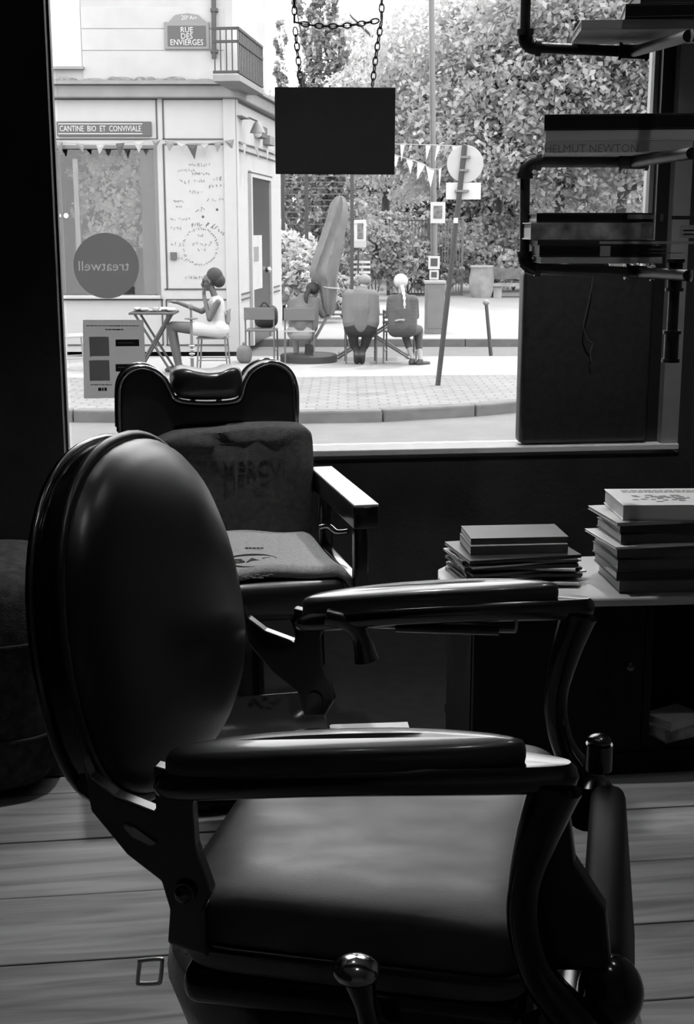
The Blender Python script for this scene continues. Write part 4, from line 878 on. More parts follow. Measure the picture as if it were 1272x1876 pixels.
# stone planter and low wall
p = G(884, 546); kk = (p-CAM).length/FPX
stone = mat('pale_stone', .42, .9, var=.35, scale=3, bump=.3)
PL_ = thing('stone_planter', p, 'big pale stone planter by the low park wall', 'planter'); MB().lathe(p+Vector((0, .3, 0)), [(.26, 0), (.33, .2), (.34, .5), (.30, .78), (.33, .82), (.30, .86)], 20).build('bowl', stone, PL_, smooth=50)
LW = thing('park_bench', G(930, 546), 'long grey stone bench beside the planter at the park edge', 'bench'); QW = Plane((0, G(930, 546).y+.4, 0), (1, 0, 0))
MB().wbox(QW, (898, 519, 1010, 524), -.3, .25).build('seat_slab', stone, LW); MB().wbox(QW, (903, 524, 918, 546), -.2, .2).build('support', stone, LW); MB().wbox(QW, (960, 524, 975, 546), -.2, .2).build('support', stone, LW); MB().wbox(QW, (898, 492, 1010, 512), -.34, -.28).build('backrest', mat('dark_stone', .2, .9, var=.3), LW)

# ---------------------------------------------------------------- trees: each a trunk with a leafy crown
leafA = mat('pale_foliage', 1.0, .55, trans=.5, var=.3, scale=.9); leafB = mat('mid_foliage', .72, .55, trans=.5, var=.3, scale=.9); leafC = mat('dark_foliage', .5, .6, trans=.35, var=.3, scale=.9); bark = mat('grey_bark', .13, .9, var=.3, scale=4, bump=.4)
def crown(name, blobs, n, size, m, parent):
    tot = sum(r[0]*r[1]+r[1]*r[2]+r[0]*r[2] for _, r in blobs); C, = [[]]; 
    for c_, r_ in blobs:
        k = int(n*(r_[0]*r_[1]+r_[1]*r_[2]+r_[0]*r_[2])/tot); d = rng.normal(size=(k, 3)); d /= np.linalg.norm(d, axis=1)[:, None]
        # twigs: leaves gather in small clumps so that light and gaps show
        f = (.55+.5*rng.random((k, 1))**.6); kc = max(6, k//40); cl = rng.normal(size=(kc, 3)); cl /= np.linalg.norm(cl, axis=1)[:, None]; cl *= (.6+.45*rng.random((kc, 1)))
        pick = rng.integers(0, kc, k); P_ = cl[pick]+rng.normal(size=(k, 3))*np.array([.12, .12, .075]); mask = rng.random(k) < .18; P_[mask] = (d*f)[mask]
        C.append(np.array(c_)+P_*np.array(r_))
    P_ = np.concatenate(C); k = len(P_); nrm = rng.normal(size=(k, 3))+np.array([0, -.25, .7]); nrm /= np.linalg.norm(nrm, axis=1)[:, None]
    a_ = np.cross(nrm, rng.normal(size=(k, 3))); a_ /= np.linalg.norm(a_, axis=1)[:, None]; b_ = np.cross(nrm, a_); s_ = size*(.6+.8*rng.random((k, 1)))
    vv = np.empty((k, 4, 3)); vv[:, 0] = P_-a_*s_*.5; vv[:, 1] = P_+b_*s_*.3+nrm*s_*.06; vv[:, 2] = P_+a_*s_*.5; vv[:, 3] = P_-b_*s_*.3+nrm*s_*.06
    o = P_.mean(0); vv = (vv-o).reshape(-1, 3).astype(np.float32); me = bpy.data.meshes.new(name)
    me.vertices.add(4*k); me.vertices.foreach_set('co', vv.ravel()); me.loops.add(4*k); me.loops.foreach_set('vertex_index', np.arange(4*k, dtype=np.int32))
    me.polygons.add(k); me.polygons.foreach_set('loop_start', np.arange(0, 4*k, 4, dtype=np.int32)); me.update(); me.validate()
    me.materials.append(m); ob = link(name, me, o, parent); ob['kind'] = 'stuff'; return ob
def tree(label, px, Y, h, rad, n, size, m, trunk=.16, low=.35, name='park_tree', blobs=None, lean=0.0, group='trees of the park'):
    x = (px-CX)/FPX*Y*1.0; base = Vector((x, Y, PAV)); t = thing(name, base, label, 'tree', group)
    tp_ = base+Vector((lean, 0, h*.75)); MB().tube(spline([base-Vector((0, 0, .1)), base+Vector((lean*.3+.1, 0, h*.3)), tp_], 6), [trunk*(1-.06*i) for i in range(13)], 9).build('trunk', bark, t, smooth=60)
    for i in range(5):
        z_ = h*(.3+.09*i); a_ = 2.4*i; q0 = base+Vector((lean*.5, 0, z_)); MB().tube(spline([q0, q0+Vector((math.cos(a_)*rad*.4, math.sin(a_)*rad*.4, h*.08)), q0+Vector((math.cos(a_)*rad*.8, math.sin(a_)*rad*.7, h*.2))], 4), [trunk*.45*(1-.09*j) for j in range(9)], 6).build('branch', bark, t, smooth=60)
    if blobs is None:
        blobs = []
        for i in range(9):
            a_ = 2*PI*rng.random(); q_ = rng.random()**.5; z_ = h*(low+(1-low)*rng.random()*.85); k = .45+.3*rng.random()
            blobs.append((base+Vector((lean+math.cos(a_)*rad*q_*.75, math.sin(a_)*rad*q_*.75, z_)), (rad*k, rad*k, rad*k*.75)))
        blobs.append((base+Vector((lean, 0, h*(low+.3))), (rad*.8, rad*.8, h*.3)))
    crown('crown', blobs, n, size, m, t); return t
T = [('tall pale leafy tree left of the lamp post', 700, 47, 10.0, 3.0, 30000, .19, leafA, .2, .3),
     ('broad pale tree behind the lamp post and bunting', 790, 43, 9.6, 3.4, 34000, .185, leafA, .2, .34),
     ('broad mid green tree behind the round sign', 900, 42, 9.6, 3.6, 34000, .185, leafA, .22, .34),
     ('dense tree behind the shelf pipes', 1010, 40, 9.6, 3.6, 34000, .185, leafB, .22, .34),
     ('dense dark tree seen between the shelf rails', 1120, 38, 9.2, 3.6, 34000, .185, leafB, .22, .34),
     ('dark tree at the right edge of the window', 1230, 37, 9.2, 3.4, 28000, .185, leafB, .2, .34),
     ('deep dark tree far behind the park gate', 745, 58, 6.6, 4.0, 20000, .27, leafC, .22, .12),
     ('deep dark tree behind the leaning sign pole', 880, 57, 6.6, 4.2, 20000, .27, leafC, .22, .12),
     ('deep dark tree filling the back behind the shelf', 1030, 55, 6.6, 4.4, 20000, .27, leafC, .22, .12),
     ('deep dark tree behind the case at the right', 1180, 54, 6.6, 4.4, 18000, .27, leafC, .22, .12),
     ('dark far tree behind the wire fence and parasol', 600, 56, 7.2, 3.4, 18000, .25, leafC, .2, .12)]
for lb, px, Y, h, rad, n, s_, m, tr, lo in T: tree(lb, px, Y, h, rad, n, s_, m, tr, lo)
def column(label, px, Y, h, rad, n, m, z0=1.0):
    x = (px-CX)/FPX*Y; tree(label, px, Y, h, rad, n, .17, m, .12, name='columnar_tree', blobs=[(Vector((x+.15*math.sin(i*1.7), Y+.15*math.cos(i*2), PAV+z0+(h-z0)*i/7)), (rad*(1-.06*i), rad*(1-.06*i), (h-z0)*.10)) for i in range(8)])
column('tall slender tree standing over the hanging board', 572, 43, 10.2, .6, 9000, leafC); column('second slender tree just right of the tallest one', 610, 43, 9.8, .5, 7500, leafC); column('small slender tree against the sky beside the cafe', 526, 43, 7.6, .3, 3000, leafC)
def shrub(label, px, py, w_, h_, n, m, size=.12, dy=0.0, group='shrubs by the park'):
    b_ = G(px, py); b_.y += dy; t = thing('shrub', b_, label, 'shrub', group)
    for i in range(3): MB().tube([b_, b_+Vector((w_*.25*(i-1), .05*i, h_*.6))], [.02, .008], 6).build('stem', bark, t)
    bl = [(b_+Vector((w_*.3*math.cos(2.3*i), w_*.25*math.sin(2.3*i), h_*(.35+.11*i))), (w_*.38, w_*.35, h_*.26)) for i in range(5)]; crown('foliage', bl, n, size, m, t)
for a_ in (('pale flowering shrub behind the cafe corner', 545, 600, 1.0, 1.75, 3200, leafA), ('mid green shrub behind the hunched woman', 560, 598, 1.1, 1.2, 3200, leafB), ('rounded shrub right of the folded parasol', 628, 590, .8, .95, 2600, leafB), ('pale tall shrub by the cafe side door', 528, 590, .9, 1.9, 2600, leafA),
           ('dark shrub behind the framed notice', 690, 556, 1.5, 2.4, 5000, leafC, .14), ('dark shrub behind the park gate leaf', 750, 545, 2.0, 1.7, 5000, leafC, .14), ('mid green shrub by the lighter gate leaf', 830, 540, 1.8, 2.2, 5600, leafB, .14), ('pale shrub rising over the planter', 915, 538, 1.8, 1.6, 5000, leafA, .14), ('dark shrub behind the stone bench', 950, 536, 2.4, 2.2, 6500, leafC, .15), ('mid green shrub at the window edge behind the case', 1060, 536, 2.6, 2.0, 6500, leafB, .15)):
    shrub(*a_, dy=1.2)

pl0 = FP.at(200, 470, -.45); CP = thing('reflection_plant', Vector((pl0.x, pl0.y, PAV+.05)), 'made-up leafy plant inside the cafe window in place of reflected trees', 'plant')  # made-up plant giving the pane the leafy look of reflected trees
MB().lathe(Vector((pl0.x, pl0.y, PAV+.05)), [(.16, 0), (.22, .35), (.24, .38), (.2, .38)], 18).build('pot', stone, CP, smooth=50)
crown('foliage', [(at(x, y, pl0.y-.05+.03*i), (.32, .12, .3)) for i, (x, y) in enumerate(((190, 330), (225, 345), (170, 380), (215, 395), (240, 430), (195, 440), (250, 310), (160, 320)))], 3000, .10, leafA, CP)
MB().tube([Vector((pl0.x, pl0.y, PAV+.35)), pl0+Vector((.1, 0, .3)), at(200, 340, pl0.y)], [.03, .025, .01], 8).build('stem', bark, CP, smooth=60)
# ---------------------------------------------------------------- cafe chairs, tables, parasol
cwood = mat('grey_chair_paint', .16, .6, var=.1); cpale = mat('pale_chair_paint', .5, .6); cdark = mat('dark_folding_metal', .06, .5)
def cafe_chair(label, base, face_deg, m, seat_m=None, top=.76, w_=.40, group='cafe chairs on the pavement', slats=1):
    """face_deg: 0 looks away from the viewer"""
    M = Matrix.Translation(base) @ Matrix.Rotation(R(face_deg), 4, 'Z'); t = thing('cafe_chair', base, label, 'chair', group); h = w_/2
    for sx in (-1, 1):
        MB().tube([Vector((sx*h, -.20, .0)), Vector((sx*h, -.17, .44)), Vector((sx*h, -.21, top))], .012, 8).xf(M).build('leg', m, t, smooth=60)
        MB().tube([Vector((sx*h, .20, .0)), Vector((sx*h, .17, .43))], .012, 8).xf(M).build('leg', m, t, smooth=60)
        MB().tube([Vector((sx*h, -.19, .16)), Vector((sx*h, .19, .16))], .008, 6).xf(M).build('stretcher', m, t)
    MB().rbox((0, 0, .445), (w_+.02, .40, .025), .008, seg=2).xf(M).build('seat', seat_m or m, t)
    if slats == 1: MB().rbox((0, -.205, top-.08), (w_+.03, .02, .17), .006, seg=2).xf(M).build('backrest', m, t)
    else:
        for i in range(slats): MB().rbox((0, -.20, top-.03-.07*i), (w_+.03, .018, .04), .005, seg=2).xf(M).build('back_slat', m, t)
    return t
cafe_chair('grey cafe chair with a dark bag on it, nearest the cafe door', G(480, 662), -4, cwood)
cafe_chair('grey cafe chair with a pale seat under the hunched woman', G(549, 664), 3, cwood, cpale)
cafe_chair('slatted folding chair under the man in the middle', G(661, 664), 2, cwood, None, .74, .42, slats=3)
cafe_chair('slatted folding chair under the white haired person', G(733, 664), -8, cwood, None, .74, .42, slats=3)
cafe_chair('wooden cafe chair under the woman by the menu panel', G(392, 680), 90, mat('brown_chair_wood', .22, .6), None, .80, .38)
cafe_chair('pale cafe armchair half hidden behind the paper notice', G(138, 676), -60, cpale, None, .85, .44)
MB_ = thing('dark_bag', G(486, 658)+Vector((0, 0, .46)), 'dark bag sitting on the cafe chair nearest the door', 'bag'); p = G(486, 660)
MB().sell(p+Vector((.02, .02, .62)), (.17, .11, .16), .6, .7, 20, 12).build('body', mat('dark_bag_cloth', .03, .8), MB_, smooth=60); MB().tube(spline([p+Vector((-.08, -.08, .70)), p+Vector((0, -.08, .82)), p+Vector((.1, -.06, .72))], 5), .012, 6).build('strap', mat('dark_bag_cloth', .03, .8), MB_)
p = G(447, 666); SB = thing('grey_sack', p, 'grey sack on the ground against the cafe corner', 'bag'); MB().sell(p+Vector((0, .1, .12)), (.11, .10, .13), .8, .8, 16, 10).build('body', mat('grey_sack_cloth', .2, .9, var=.2), SB, smooth=60); MB().sell(p+Vector((0, .1, .26)), (.03, .03, .03), nu=10, nv=6).build('knot', mat('grey_sack_cloth', .2, .9), SB)
def folding_table(label, base, w_, d_, h_, m, top_m, group='folding cafe tables'):
    t = thing('folding_table', base, label, 'table', group); MB().rbox(base+Vector((0, 0, h_)), (w_, d_, .028), .006, seg=2).build('table_top', top_m, t)
    for sy in (-1, 1):
        for sx in (-1, 1): MB().tube([base+Vector((sx*w_*.42, sy*d_*.38, 0)), base+Vector((-sx*w_*.38, sy*d_*.38, h_-.01))], .016, 8).build('leg', m, t, smooth=60)
    for sx in (-1, 1): MB().tube([base+Vector((sx*w_*.40, -d_*.38, .06)), base+Vector((sx*w_*.40, d_*.38, .06))], .01, 6).build('stretcher', m, t)
    return t
tb1 = G(286, 684); folding_table('small dark folding table beside the woman at the cafe', tb1, .58, .5, .78, cdark, cdark)
tb2 = G(684, 655); folding_table('long folding table between the seated people', tb2, 1.25, .6, .64, cwood, mat('mid_table_top', .28, .5))
for i, (dx, lb, m_) in enumerate(((-.17, 'crumpled printed cloth on the left of the small cafe table', cpat), (.02, 'pale plate of food in the middle of the small cafe table', cwh), (.17, 'crumpled pale napkin on the right of the small cafe table', clt))):
    p = tb1+Vector((dx, 0, .795)); t = thing(('folded_cloth', 'food_plate', 'napkin')[i], p, lb, ('cloth', 'plate', 'napkin')[i])
    if i == 1: MB().lathe(p, [(.05, 0), (.09, .015), (.095, .018), (.05, .008)], 18).build('plate', m_, t, smooth=50); MB().sell(p+Vector((0, 0, .03)), (.05, .05, .03), nu=12, nv=6).build('food', cmid, t, smooth=60)
    else:
        m2 = MB(); [m2.sell(p+Vector((.06*math.sin(j*1.9), .05*math.cos(j*2.3), .02+.008*(j % 3))), (.06, .05, .022), .8, .8, 12, 8) for j in range(4)]; m2.build('folds', m_, t, smooth=60)
b_ = G(566, 662); PB = thing('parasol', b_, 'folded grey parasol leaning on its flat round base', 'parasol')
px_t, px_b = at(624, 362, b_.y), at(601, 578, b_.y); ax = (px_t-px_b)
MB().lathe(b_+Vector((0, 0, .0)), [(.40, 0), (.405, .09), (.385, .105), (.06, .11), (.05, .24)], 40).build('base', mat('dark_parasol_base', .045, .7), PB, smooth=40)
MB().tube([b_+Vector((.02, 0, .2)), px_b, px_t], .022, 10).build('pole', mat('pale_parasol_pole', .35, .6), PB, smooth=60)
Mp = ax.to_track_quat('Z', 'Y').to_matrix(); Lh = ax.length
rings = []
for y_, x0_, x1_ in ((577, 595, 611), (570, 593, 613), (555, 591, 614), (535, 588, 616), (516, 583, 617), (506, 571, 618), (492, 571, 620), (465, 579, 625), (435, 589, 630), (402, 600, 636), (375, 606, 636), (365, 613, 632), (360, 619, 626)):
    pl_, pr_ = at(x0_, y_, b_.y), at(x1_, y_, b_.y); cc = (pl_+pr_)/2; ra = (pr_-pl_).length/2
    rings.append([cc+Vector((ra*math.cos(a_)*(1+.16*math.cos(5*a_+y_*.02)), ra*math.sin(a_)*(.8+.25*math.cos(6*a_+y_*.03)), .015*math.cos(7*a_))) for a_ in [2*PI*k_/40 for k_ in range(40)]])
MB().loft(rings).build('folded_canopy', mat('grey_canvas', .30, .9, var=.15, scale=10, trans=.2), PB, smooth=60)
MB().tube([px_b+Mp@Vector((.125*math.cos(2*PI*i/20), .11*math.sin(2*PI*i/20), Lh*.24)) for i in range(20)], .012, 6, closed=True).build('tie', cpale, PB)
b_ = G(353, 692); AS = thing('metal_stand', b_, 'slim metal ashtray stand with a small disc in front of the seated woman', 'stand')
MB().cyl(b_, b_+Vector((0, 0, .86)), .024, .014, 12).build('pole', cwood, AS, smooth=60); MB().lathe(b_+Vector((0, 0, .72)), [(.02, 0), (.085, .01), (.085, .022), (.02, .026)], 20).build('disc', cwood, AS, smooth=40); MB().sell(b_+Vector((0, 0, .88)), (.035, .035, .04), nu=14, nv=8).build('knob', cwood, AS, smooth=60); MB().lathe(b_, [(.14, 0), (.14, .02), (.03, .04)], 20).build('foot', cwood, AS, smooth=40)
for i in range(4): MB().lathe(b_+Vector((0, 0, .24+.05*i)), [(.034, 0), (.04, .01), (.034, .02)], 14).build('ring', cpale, AS)

# ---------------------------------------------------------------- people
def skin(name, g): return mat(name, g, .6, var=.05, scale=10)
sk1, sk2, sk3 = skin('brown_skin', .10), skin('tan_skin', .30), skin('fair_skin', .42)
hairm = mat('dark_hair', .02, .7, var=.4, scale=60, bump=.5, bscale=200); hairw = mat('white_hair', .72, .7, var=.15, scale=80, bump=.4, bscale=200); hairg = mat('grey_hair', .28, .7, var=.2, scale=80, bump=.4)
def seg_d(P_, a_, b_, ra, rb):
    a_, b_ = np.array(a_), np.array(b_); ab = b_-a_; t_ = np.clip(((P_-a_)@ab)/max(1e-9, ab@ab), 0, 1); return np.linalg.norm(P_-(a_+t_[:, None]*ab), axis=1)-(ra+(rb-ra)*t_)
def person(label, base, segs, mats_, voxel=.009, hair=None, extra=None):
    """segs: (p0, p1, r0, r1, material index); local x right, y away, z up in metres. One continuous remeshed skin."""
    t = thing('person', base, label, 'person'); m_ = MB()
    for a_, b_, ra, rb, _ in segs:
        a_, b_ = Vector(a_), Vector(b_); m_.tube([a_, a_.lerp(b_, .5), b_], [ra, (ra+rb)/2, rb], 14); m_.sell(a_, (ra,)*3, nu=14, nv=8); m_.sell(b_, (rb,)*3, nu=14, nv=8)
    me = bpy.data.meshes.new('body'); me.from_pydata(m_.v, [], m_.f); ob = bpy.data.objects.new('tmp_body', me); COL.objects.link(ob)
    md = ob.modifiers.new('r', 'REMESH'); md.mode = 'VOXEL'; md.voxel_size = voxel; md = ob.modifiers.new('s', 'SMOOTH'); md.iterations = 5; md.factor = .5
    dg = bpy.context.evaluated_depsgraph_get(); me2 = bpy.data.meshes.new_from_object(ob.evaluated_get(dg)); bpy.data.objects.remove(ob); me2.name = 'body'
    k = len(me2.polygons); c_ = np.empty(k*3); me2.polygons.foreach_get('center', c_); c_ = c_.reshape(-1, 3)
    D = np.stack([seg_d(c_, a_, b_, ra, rb) for a_, b_, ra, rb, _ in segs]); mi = np.array([s_[4] for s_ in segs])[D.argmin(0)]
    me2.materials.clear(); [me2.materials.append(q_) for q_ in mats_]; me2.polygons.foreach_set('material_index', mi.astype(np.int32)); me2.polygons.foreach_set('use_smooth', np.ones(k, bool)); me2.update()
    link('body', me2, base, t)
    Mb = Matrix.Translation(base)
    for nm, mb, mt in (hair or []): mb.xf(Mb).build(nm, mt, t, smooth=70)
    return t
def hand(w_, d_, side, mi, curl=.3, up=(0, 0, 1)):
    """palm, four fingers and a thumb from the wrist point w_ along d_"""
    w_, d_ = Vector(w_), Vector(d_).normalized(); s_ = d_.cross(Vector(up)).normalized()*side; n_ = s_.cross(d_).normalized(); out = [(w_, w_+d_*.05, .024, .026, mi), (w_+d_*.05-s_*.012, w_+d_*.08, .022, .02, mi)]
    for i, (o_, L_) in enumerate(((-.03, .062), (-.010, .072), (.010, .068), (.030, .052))):
        a_ = w_+d_*.075+s_*o_; b_ = a_+d_*L_*.5-n_*curl*.015; c_ = b_+d_*L_*.4*(1-curl*.5)-n_*curl*.03; out += [(a_, b_, .0095, .009, mi), (b_, c_, .009, .008, mi)]
    a_ = w_+d_*.025-s_*.028; out += [(a_, a_+d_*.03-s_*.022, .011, .010, mi), (a_+d_*.03-s_*.022, a_+d_*.06-s_*.026, .010, .009, mi)]
    return out
def head(c_, f_, mi, r=.082):
    """skull, jaw, nose, ears around centre c_, face towards f_"""
    c_, f_ = Vector(c_), Vector(f_).normalized(); s_ = f_.cross(Vector((0, 0, 1))).normalized()
    return [(c_+Vector((0, 0, .025))-f_*.02, c_+Vector((0, 0, .03))+f_*.02, r, r*.93, mi), (c_+f_*.035+Vector((0, 0, -.02)), c_+f_*.045+Vector((0, 0, -.075)), .06, .036, mi), (c_+f_*.092+Vector((0, 0, .012)), c_+f_*.112+Vector((0, 0, -.018)), .010, .014, mi),
            (c_+f_*.088+Vector((0, 0, -.052))-s_*.012, c_+f_*.088+Vector((0, 0, -.052))+s_*.012, .012, .012, mi), (c_+s_*.078+Vector((0, 0, .012)), c_+s_*.082+Vector((0, 0, -.022)), .014, .011, mi), (c_-s_*.078+Vector((0, 0, .012)), c_-s_*.082+Vector((0, 0, -.022)), .014, .011, mi)]
def eyes(c_, f_):
    c_, f_ = Vector(c_), Vector(f_).normalized(); s_ = f_.cross(Vector((0, 0, 1))).normalized(); m_ = MB(); [m_.sell(c_+f_*.082+s_*q_+Vector((0, 0, .018)), (.014, .014, .011), nu=10, nv=6) for q_ in (-.032, .032)]; return ('eyes', m_, mat('dark_eyes', .03, .3))
def foot(a_, f_, mi, L_=.2):
    a_, f_ = Vector(a_), Vector(f_).normalized(); return [(a_+Vector((0, 0, .0)), a_-f_*.03+Vector((0, 0, -.03)), .04, .04, mi), (a_-f_*.03+Vector((0, 0, -.035)), a_+f_*L_*.72+Vector((0, 0, -.042)), .038, .03, mi)]
# 1: woman in a white top by the menu panel, in profile, hand at her mouth
bp_ = G(395, 682); s1 = 134.0
def J(px, py, y=0.0, bx=395, by=682, s=s1): return Vector(((px-bx)/s, y, (by-py)/s))
F_ = Vector((-1, 0, -.15)); hc_ = J(389, 526)
segs = head(hc_, F_, 0, .078)+[(J(397, 553), J(392, 538), .045, .042, 0), (J(403, 602), J(401, 582), .115, .105, 1), (J(401, 582), J(399, 563), .10, .105, 1), (J(400, 558, -.13), J(400, 558, .13), .052, .052, 1),
    (J(404, 607, -.06), J(404, 607, .06), .12, .12, 2)]
for y_ in (-.085, .085): segs += [(J(402, 609, y_), J(362, 606, y_), .095, .085, 2), (J(362, 606, y_), J(320, 602, y_*1.1), .078, .058, 0), (J(320, 602, y_*1.1), J(326, 640, y_*1.1), .055, .05, 0), (J(326, 640, y_*1.1), J(331, 670, y_*1.1), .05, .034, 0)]+foot(J(331, 671, y_*1.1), (-1, 0, 0), 3)
segs += [(J(403, 560, -.15), J(389, 588, -.17), .046, .038, 0), (J(389, 588, -.17), J(379, 550, -.07), .036, .026, 0)]+hand(J(379, 550, -.07), (-.02, .3, 1), 1, 0, .6, (1, 0, 0))
segs += [(J(400, 560, .15), J(371, 578, .16), .045, .037, 0), (J(371, 578, .16), J(330, 562, .12), .035, .025, 0)]+hand(J(330, 562, .12), (-1, 0, .15), 1, 0, .4)
hm = MB().sell(J(397, 517), (.108, .10, .115), nu=24, nv=14).sell(J(404, 524), (.085, .09, .09), nu=20, nv=12)
gl_ = MB(); [gl_.tube([hc_+Vector((-.085, q_, .018)), hc_+Vector((-.02, q_*1.5, .02))], .005, 5) for q_ in (-.05, .05)]; [gl_.tube([hc_+Vector((-.092, q_+.024*math.cos(2*PI*i/12), .016+.02*math.sin(2*PI*i/12))) for i in range(12)], .004, 5, closed=True) for q_ in (-.03, .03)]
mk = MB().sell(hc_+Vector((-.088, 0, -.035)), (.03, .05, .035), nu=14, nv=8)
person('woman in white top and white shorts sitting sideways, hand at her mouth', bp_, segs, [sk1, mat('white_top', .6, .8), mat('white_shorts', .62, .8), mat('dark_shoe', .05, .6)], hair=[('hair', hm, hairm), eyes(hc_, F_), ('glasses', gl_, line), ('face_covering', mk, mat('dark_mask', .05, .8))])
# 2: woman from behind, bent over, ponytail
b_ = G(556, 666); s2_ = 132.0
b_.y += .08
def K(px, py, y=0.0): return Vector(((px-556)/s2_, y, (666-py)/s2_))
hc_ = K(574, 537, .22); F_ = Vector((.25, 1, -.5))
segs = head(hc_, F_, 0, .08)+[(K(566, 545, .16), K(572, 541, .2), .05, .045, 0), (K(551, 600, .0), K(553, 575, .03), .135, .145, 1), (K(553, 575, .03), K(557, 553, .12), .14, .11, 1), (K(538, 556, .10), K(578, 556, .13), .075, .075, 1), (K(542, 609, 0), K(562, 609, 0), .125, .125, 2), *[(K(539+k*.5, 557+k*6, .10-.014*k), K(575-k*.8, 557+k*6, .11-.015*k), .085+.003*k, .085+.003*k, 1) for k in range(8)],
    (K(580, 557, .13), K(591, 580, .16), .052, .042, 1), (K(591, 580, .16), K(600, 576, .40), .04, .028, 0), (K(535, 557, .10), K(529, 583, .18), .052, .042, 1), (K(529, 583, .18), K(545, 580, .42), .04, .028, 0)]
segs += hand(K(600, 576, .40), (.1, 1, 0), 1, 0)+hand(K(545, 580, .42), (.2, 1, 0), -1, 0)
for x_ in (541, 566): segs += [(K(x_, 609, .02), K(x_, 609, .40), .09, .065, 2), (K(x_, 609, .40), K(x_, 650, .34), .06, .04, 0)]+foot(K(x_, 658, .34), (0, 1, 0), 3)
hm = MB().sell(hc_+Vector((-.01, -.03, .04)), (.093, .10, .088), nu=22, nv=12); hm.tube(spline([hc_+Vector((-.05, -.11, .03)), hc_+Vector((-.09, -.19, -.03)), hc_+Vector((-.095, -.22, -.12)), hc_+Vector((-.08, -.215, -.20))], 5), [.03, .034, .036, .036, .035, .034, .033, .032, .03, .028, .026, .024, .02, .016, .012, .006], 10)
person('woman with a dark ponytail in a grey shirt bent over, seen from behind', b_, segs, [sk2, mat('grey_shirt', .16, .9, var=.08, scale=20), mat('pale_skirt', .42, .9), mat('dark_shoe', .05, .6)], hair=[('hair', hm, hairm), eyes(hc_, F_)])
# 3: man from behind, head sunk, feet crossed under the chair
b_ = G(660, 670); s3 = 131.0
b_.y += .12
def Lq(px, py, y=0.0): return Vector(((px-660)/s3, y, (670-py)/s3))
hc_ = Lq(668, 524, .13); F_ = Vector((.05, 1, -.35))
segs = head(hc_, F_, 0, .082)+[(Lq(664, 536, .07), Lq(667, 528, .11), .055, .05, 0), (Lq(661, 598, 0), Lq(661, 570, .0), .155, .165, 1), (Lq(661, 570, 0), Lq(662, 550, .03), .165, .15, 1), (Lq(639, 547, .03), Lq(683, 547, .03), .085, .085, 1), (Lq(648, 603, 0), Lq(674, 603, 0), .135, .135, 2), *[(Lq(640+k*.45, 548+k*4.5, .02-.003*k), Lq(683-k*.45, 548+k*4.5, .02-.003*k), .085+.004*k, .085+.004*k, 1) for k in range(11)]]
for sx in (-1, 1):
    segs += [(Lq(661+sx*25, 549, .04), Lq(661+sx*29, 580, .10), .058, .046, 1), (Lq(661+sx*29, 580, .10), Lq(661+sx*18, 586, .36), .043, .03, 0)]+hand(Lq(661+sx*18, 586, .36), (-sx*.2, 1, 0), sx, 0)
    kn = Lq(661+sx*17, 613, .40); an = Lq(659+sx*5, 648, .02); segs += [(Lq(661+sx*14, 609, .0), kn, .10, .075, 2), (kn, an, .07, .045, 2), (Lq(661+sx*14, 609, .0), Lq(659+sx*10, 636, .10), .085, .06, 2)]+[(an, an+Vector((0, -.02, -.04)), .045, .048, 3), (an+Vector((0, -.03, -.03)), an+Vector((0, .1, -.13)), .046, .042, 3)]
hm = MB().sell(hc_+Vector((0, -.022, .035)), (.09, .09, .078), nu=22, nv=12)
person('man in a grey sweater and dark trousers seen from behind, ankles crossed under his chair', b_, segs, [sk3, mat('mid_grey_sweater', .19, .95, var=.08, scale=30), mat('black_trousers', .025, .9), mat('dark_shoe', .05, .6)], hair=[('hair', hm, hairg), eyes(hc_, F_)])
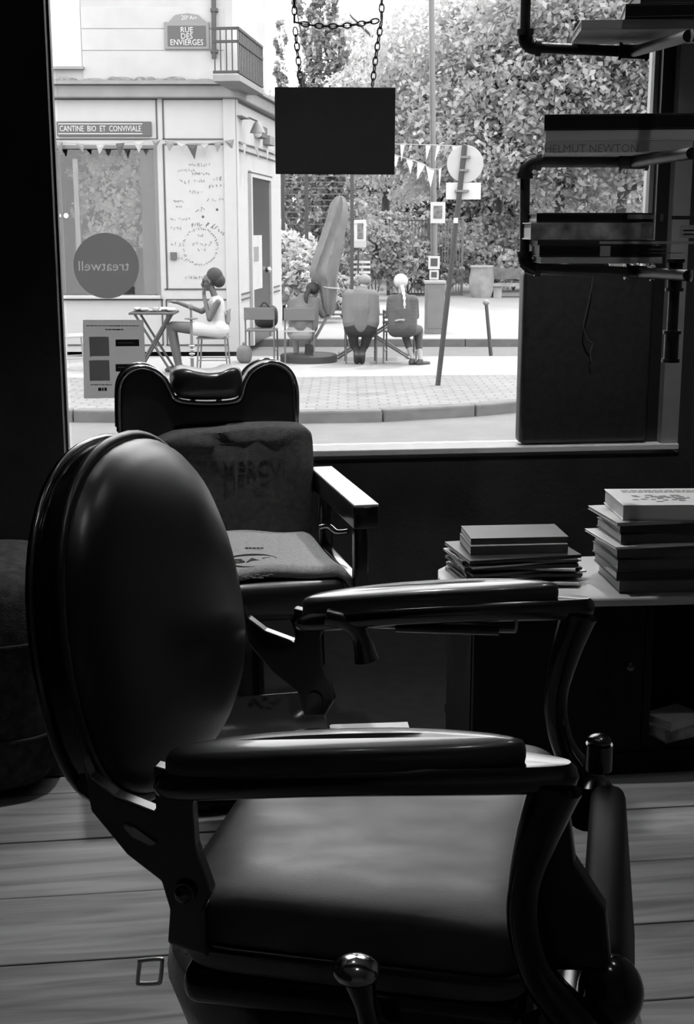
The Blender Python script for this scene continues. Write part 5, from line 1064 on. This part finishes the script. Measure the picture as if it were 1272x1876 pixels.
# 4: white haired person from behind, braid, turned a little right
b_ = G(735, 672); s4 = 130.0
b_.y += .10
def Q4(px, py, y=0.0): return Vector(((px-735)/s4, y, (672-py)/s4))
hc_ = Q4(735, 527, .04); F_ = Vector((.35, 1, -.2))
segs = head(hc_, F_, 0, .082)+[(Q4(736, 545), Q4(735, 534, .02), .045, .045, 0), (Q4(737, 600, 0), Q4(737, 572, 0), .13, .14, 1), (Q4(737, 572, 0), Q4(737, 558, .0), .14, .12, 1), (Q4(719, 555, .0), Q4(756, 556, .0), .068, .068, 1), (Q4(726, 606, 0), Q4(748, 606, 0), .12, .12, 2), *[(Q4(721+k*.5, 557+k*6, 0), Q4(754-k*.5, 557+k*6, 0), .075+.004*k, .075+.004*k, 1) for k in range(8)],
    (Q4(759, 557, 0), Q4(762, 585, .04), .05, .042, 1), (Q4(762, 585, .04), Q4(742, 590, -.10), .04, .03, 1), (Q4(716, 556, 0), Q4(713, 584, .06), .05, .042, 1), (Q4(713, 584, .06), Q4(722, 590, .26), .04, .03, 1)]
segs += hand(Q4(742, 590, -.10), (-1, -.1, 0), 1, 0)+hand(Q4(722, 590, .26), (.3, 1, 0), -1, 0)
segs += [(Q4(728, 609, .02), Q4(742, 612, .38), .095, .07, 2), (Q4(742, 612, .38), Q4(750, 640, .26), .062, .048, 2), (Q4(750, 640, .26), Q4(757, 660, .2), .04, .032, 0)]+foot(Q4(757, 664, .2), (.6, .8, 0), 3)
segs += [(Q4(748, 608, .02), Q4(768, 612, .34), .095, .07, 2), (Q4(768, 612, .34), Q4(769, 642, .24), .062, .048, 2), (Q4(769, 642, .24), Q4(771, 662, .18), .04, .032, 0)]+foot(Q4(771, 665, .18), (.8, .6, 0), 3)
hm = MB().sell(hc_+Vector((-.008, -.02, .03)), (.097, .098, .095), nu=22, nv=12); hm.tube(spline([hc_+Vector((.0, -.09, -.03)), hc_+Vector((.02, -.12, -.10)), hc_+Vector((.035, -.165, -.20)), hc_+Vector((.04, -.17, -.33))], 5), [.03+.006*math.sin(i*2.1)-.0012*i for i in range(16)], 10)
person('white haired person with a long braid in a dark jacket, seen from behind', b_, segs, [sk3, mat('dark_grey_jacket', .11, .9, var=.15, scale=20), mat('dark_loose_trousers', .07, .9, var=.2, scale=12), mat('dark_shoe', .05, .6)], hair=[('hair', hm, hairw), eyes(hc_, F_)])
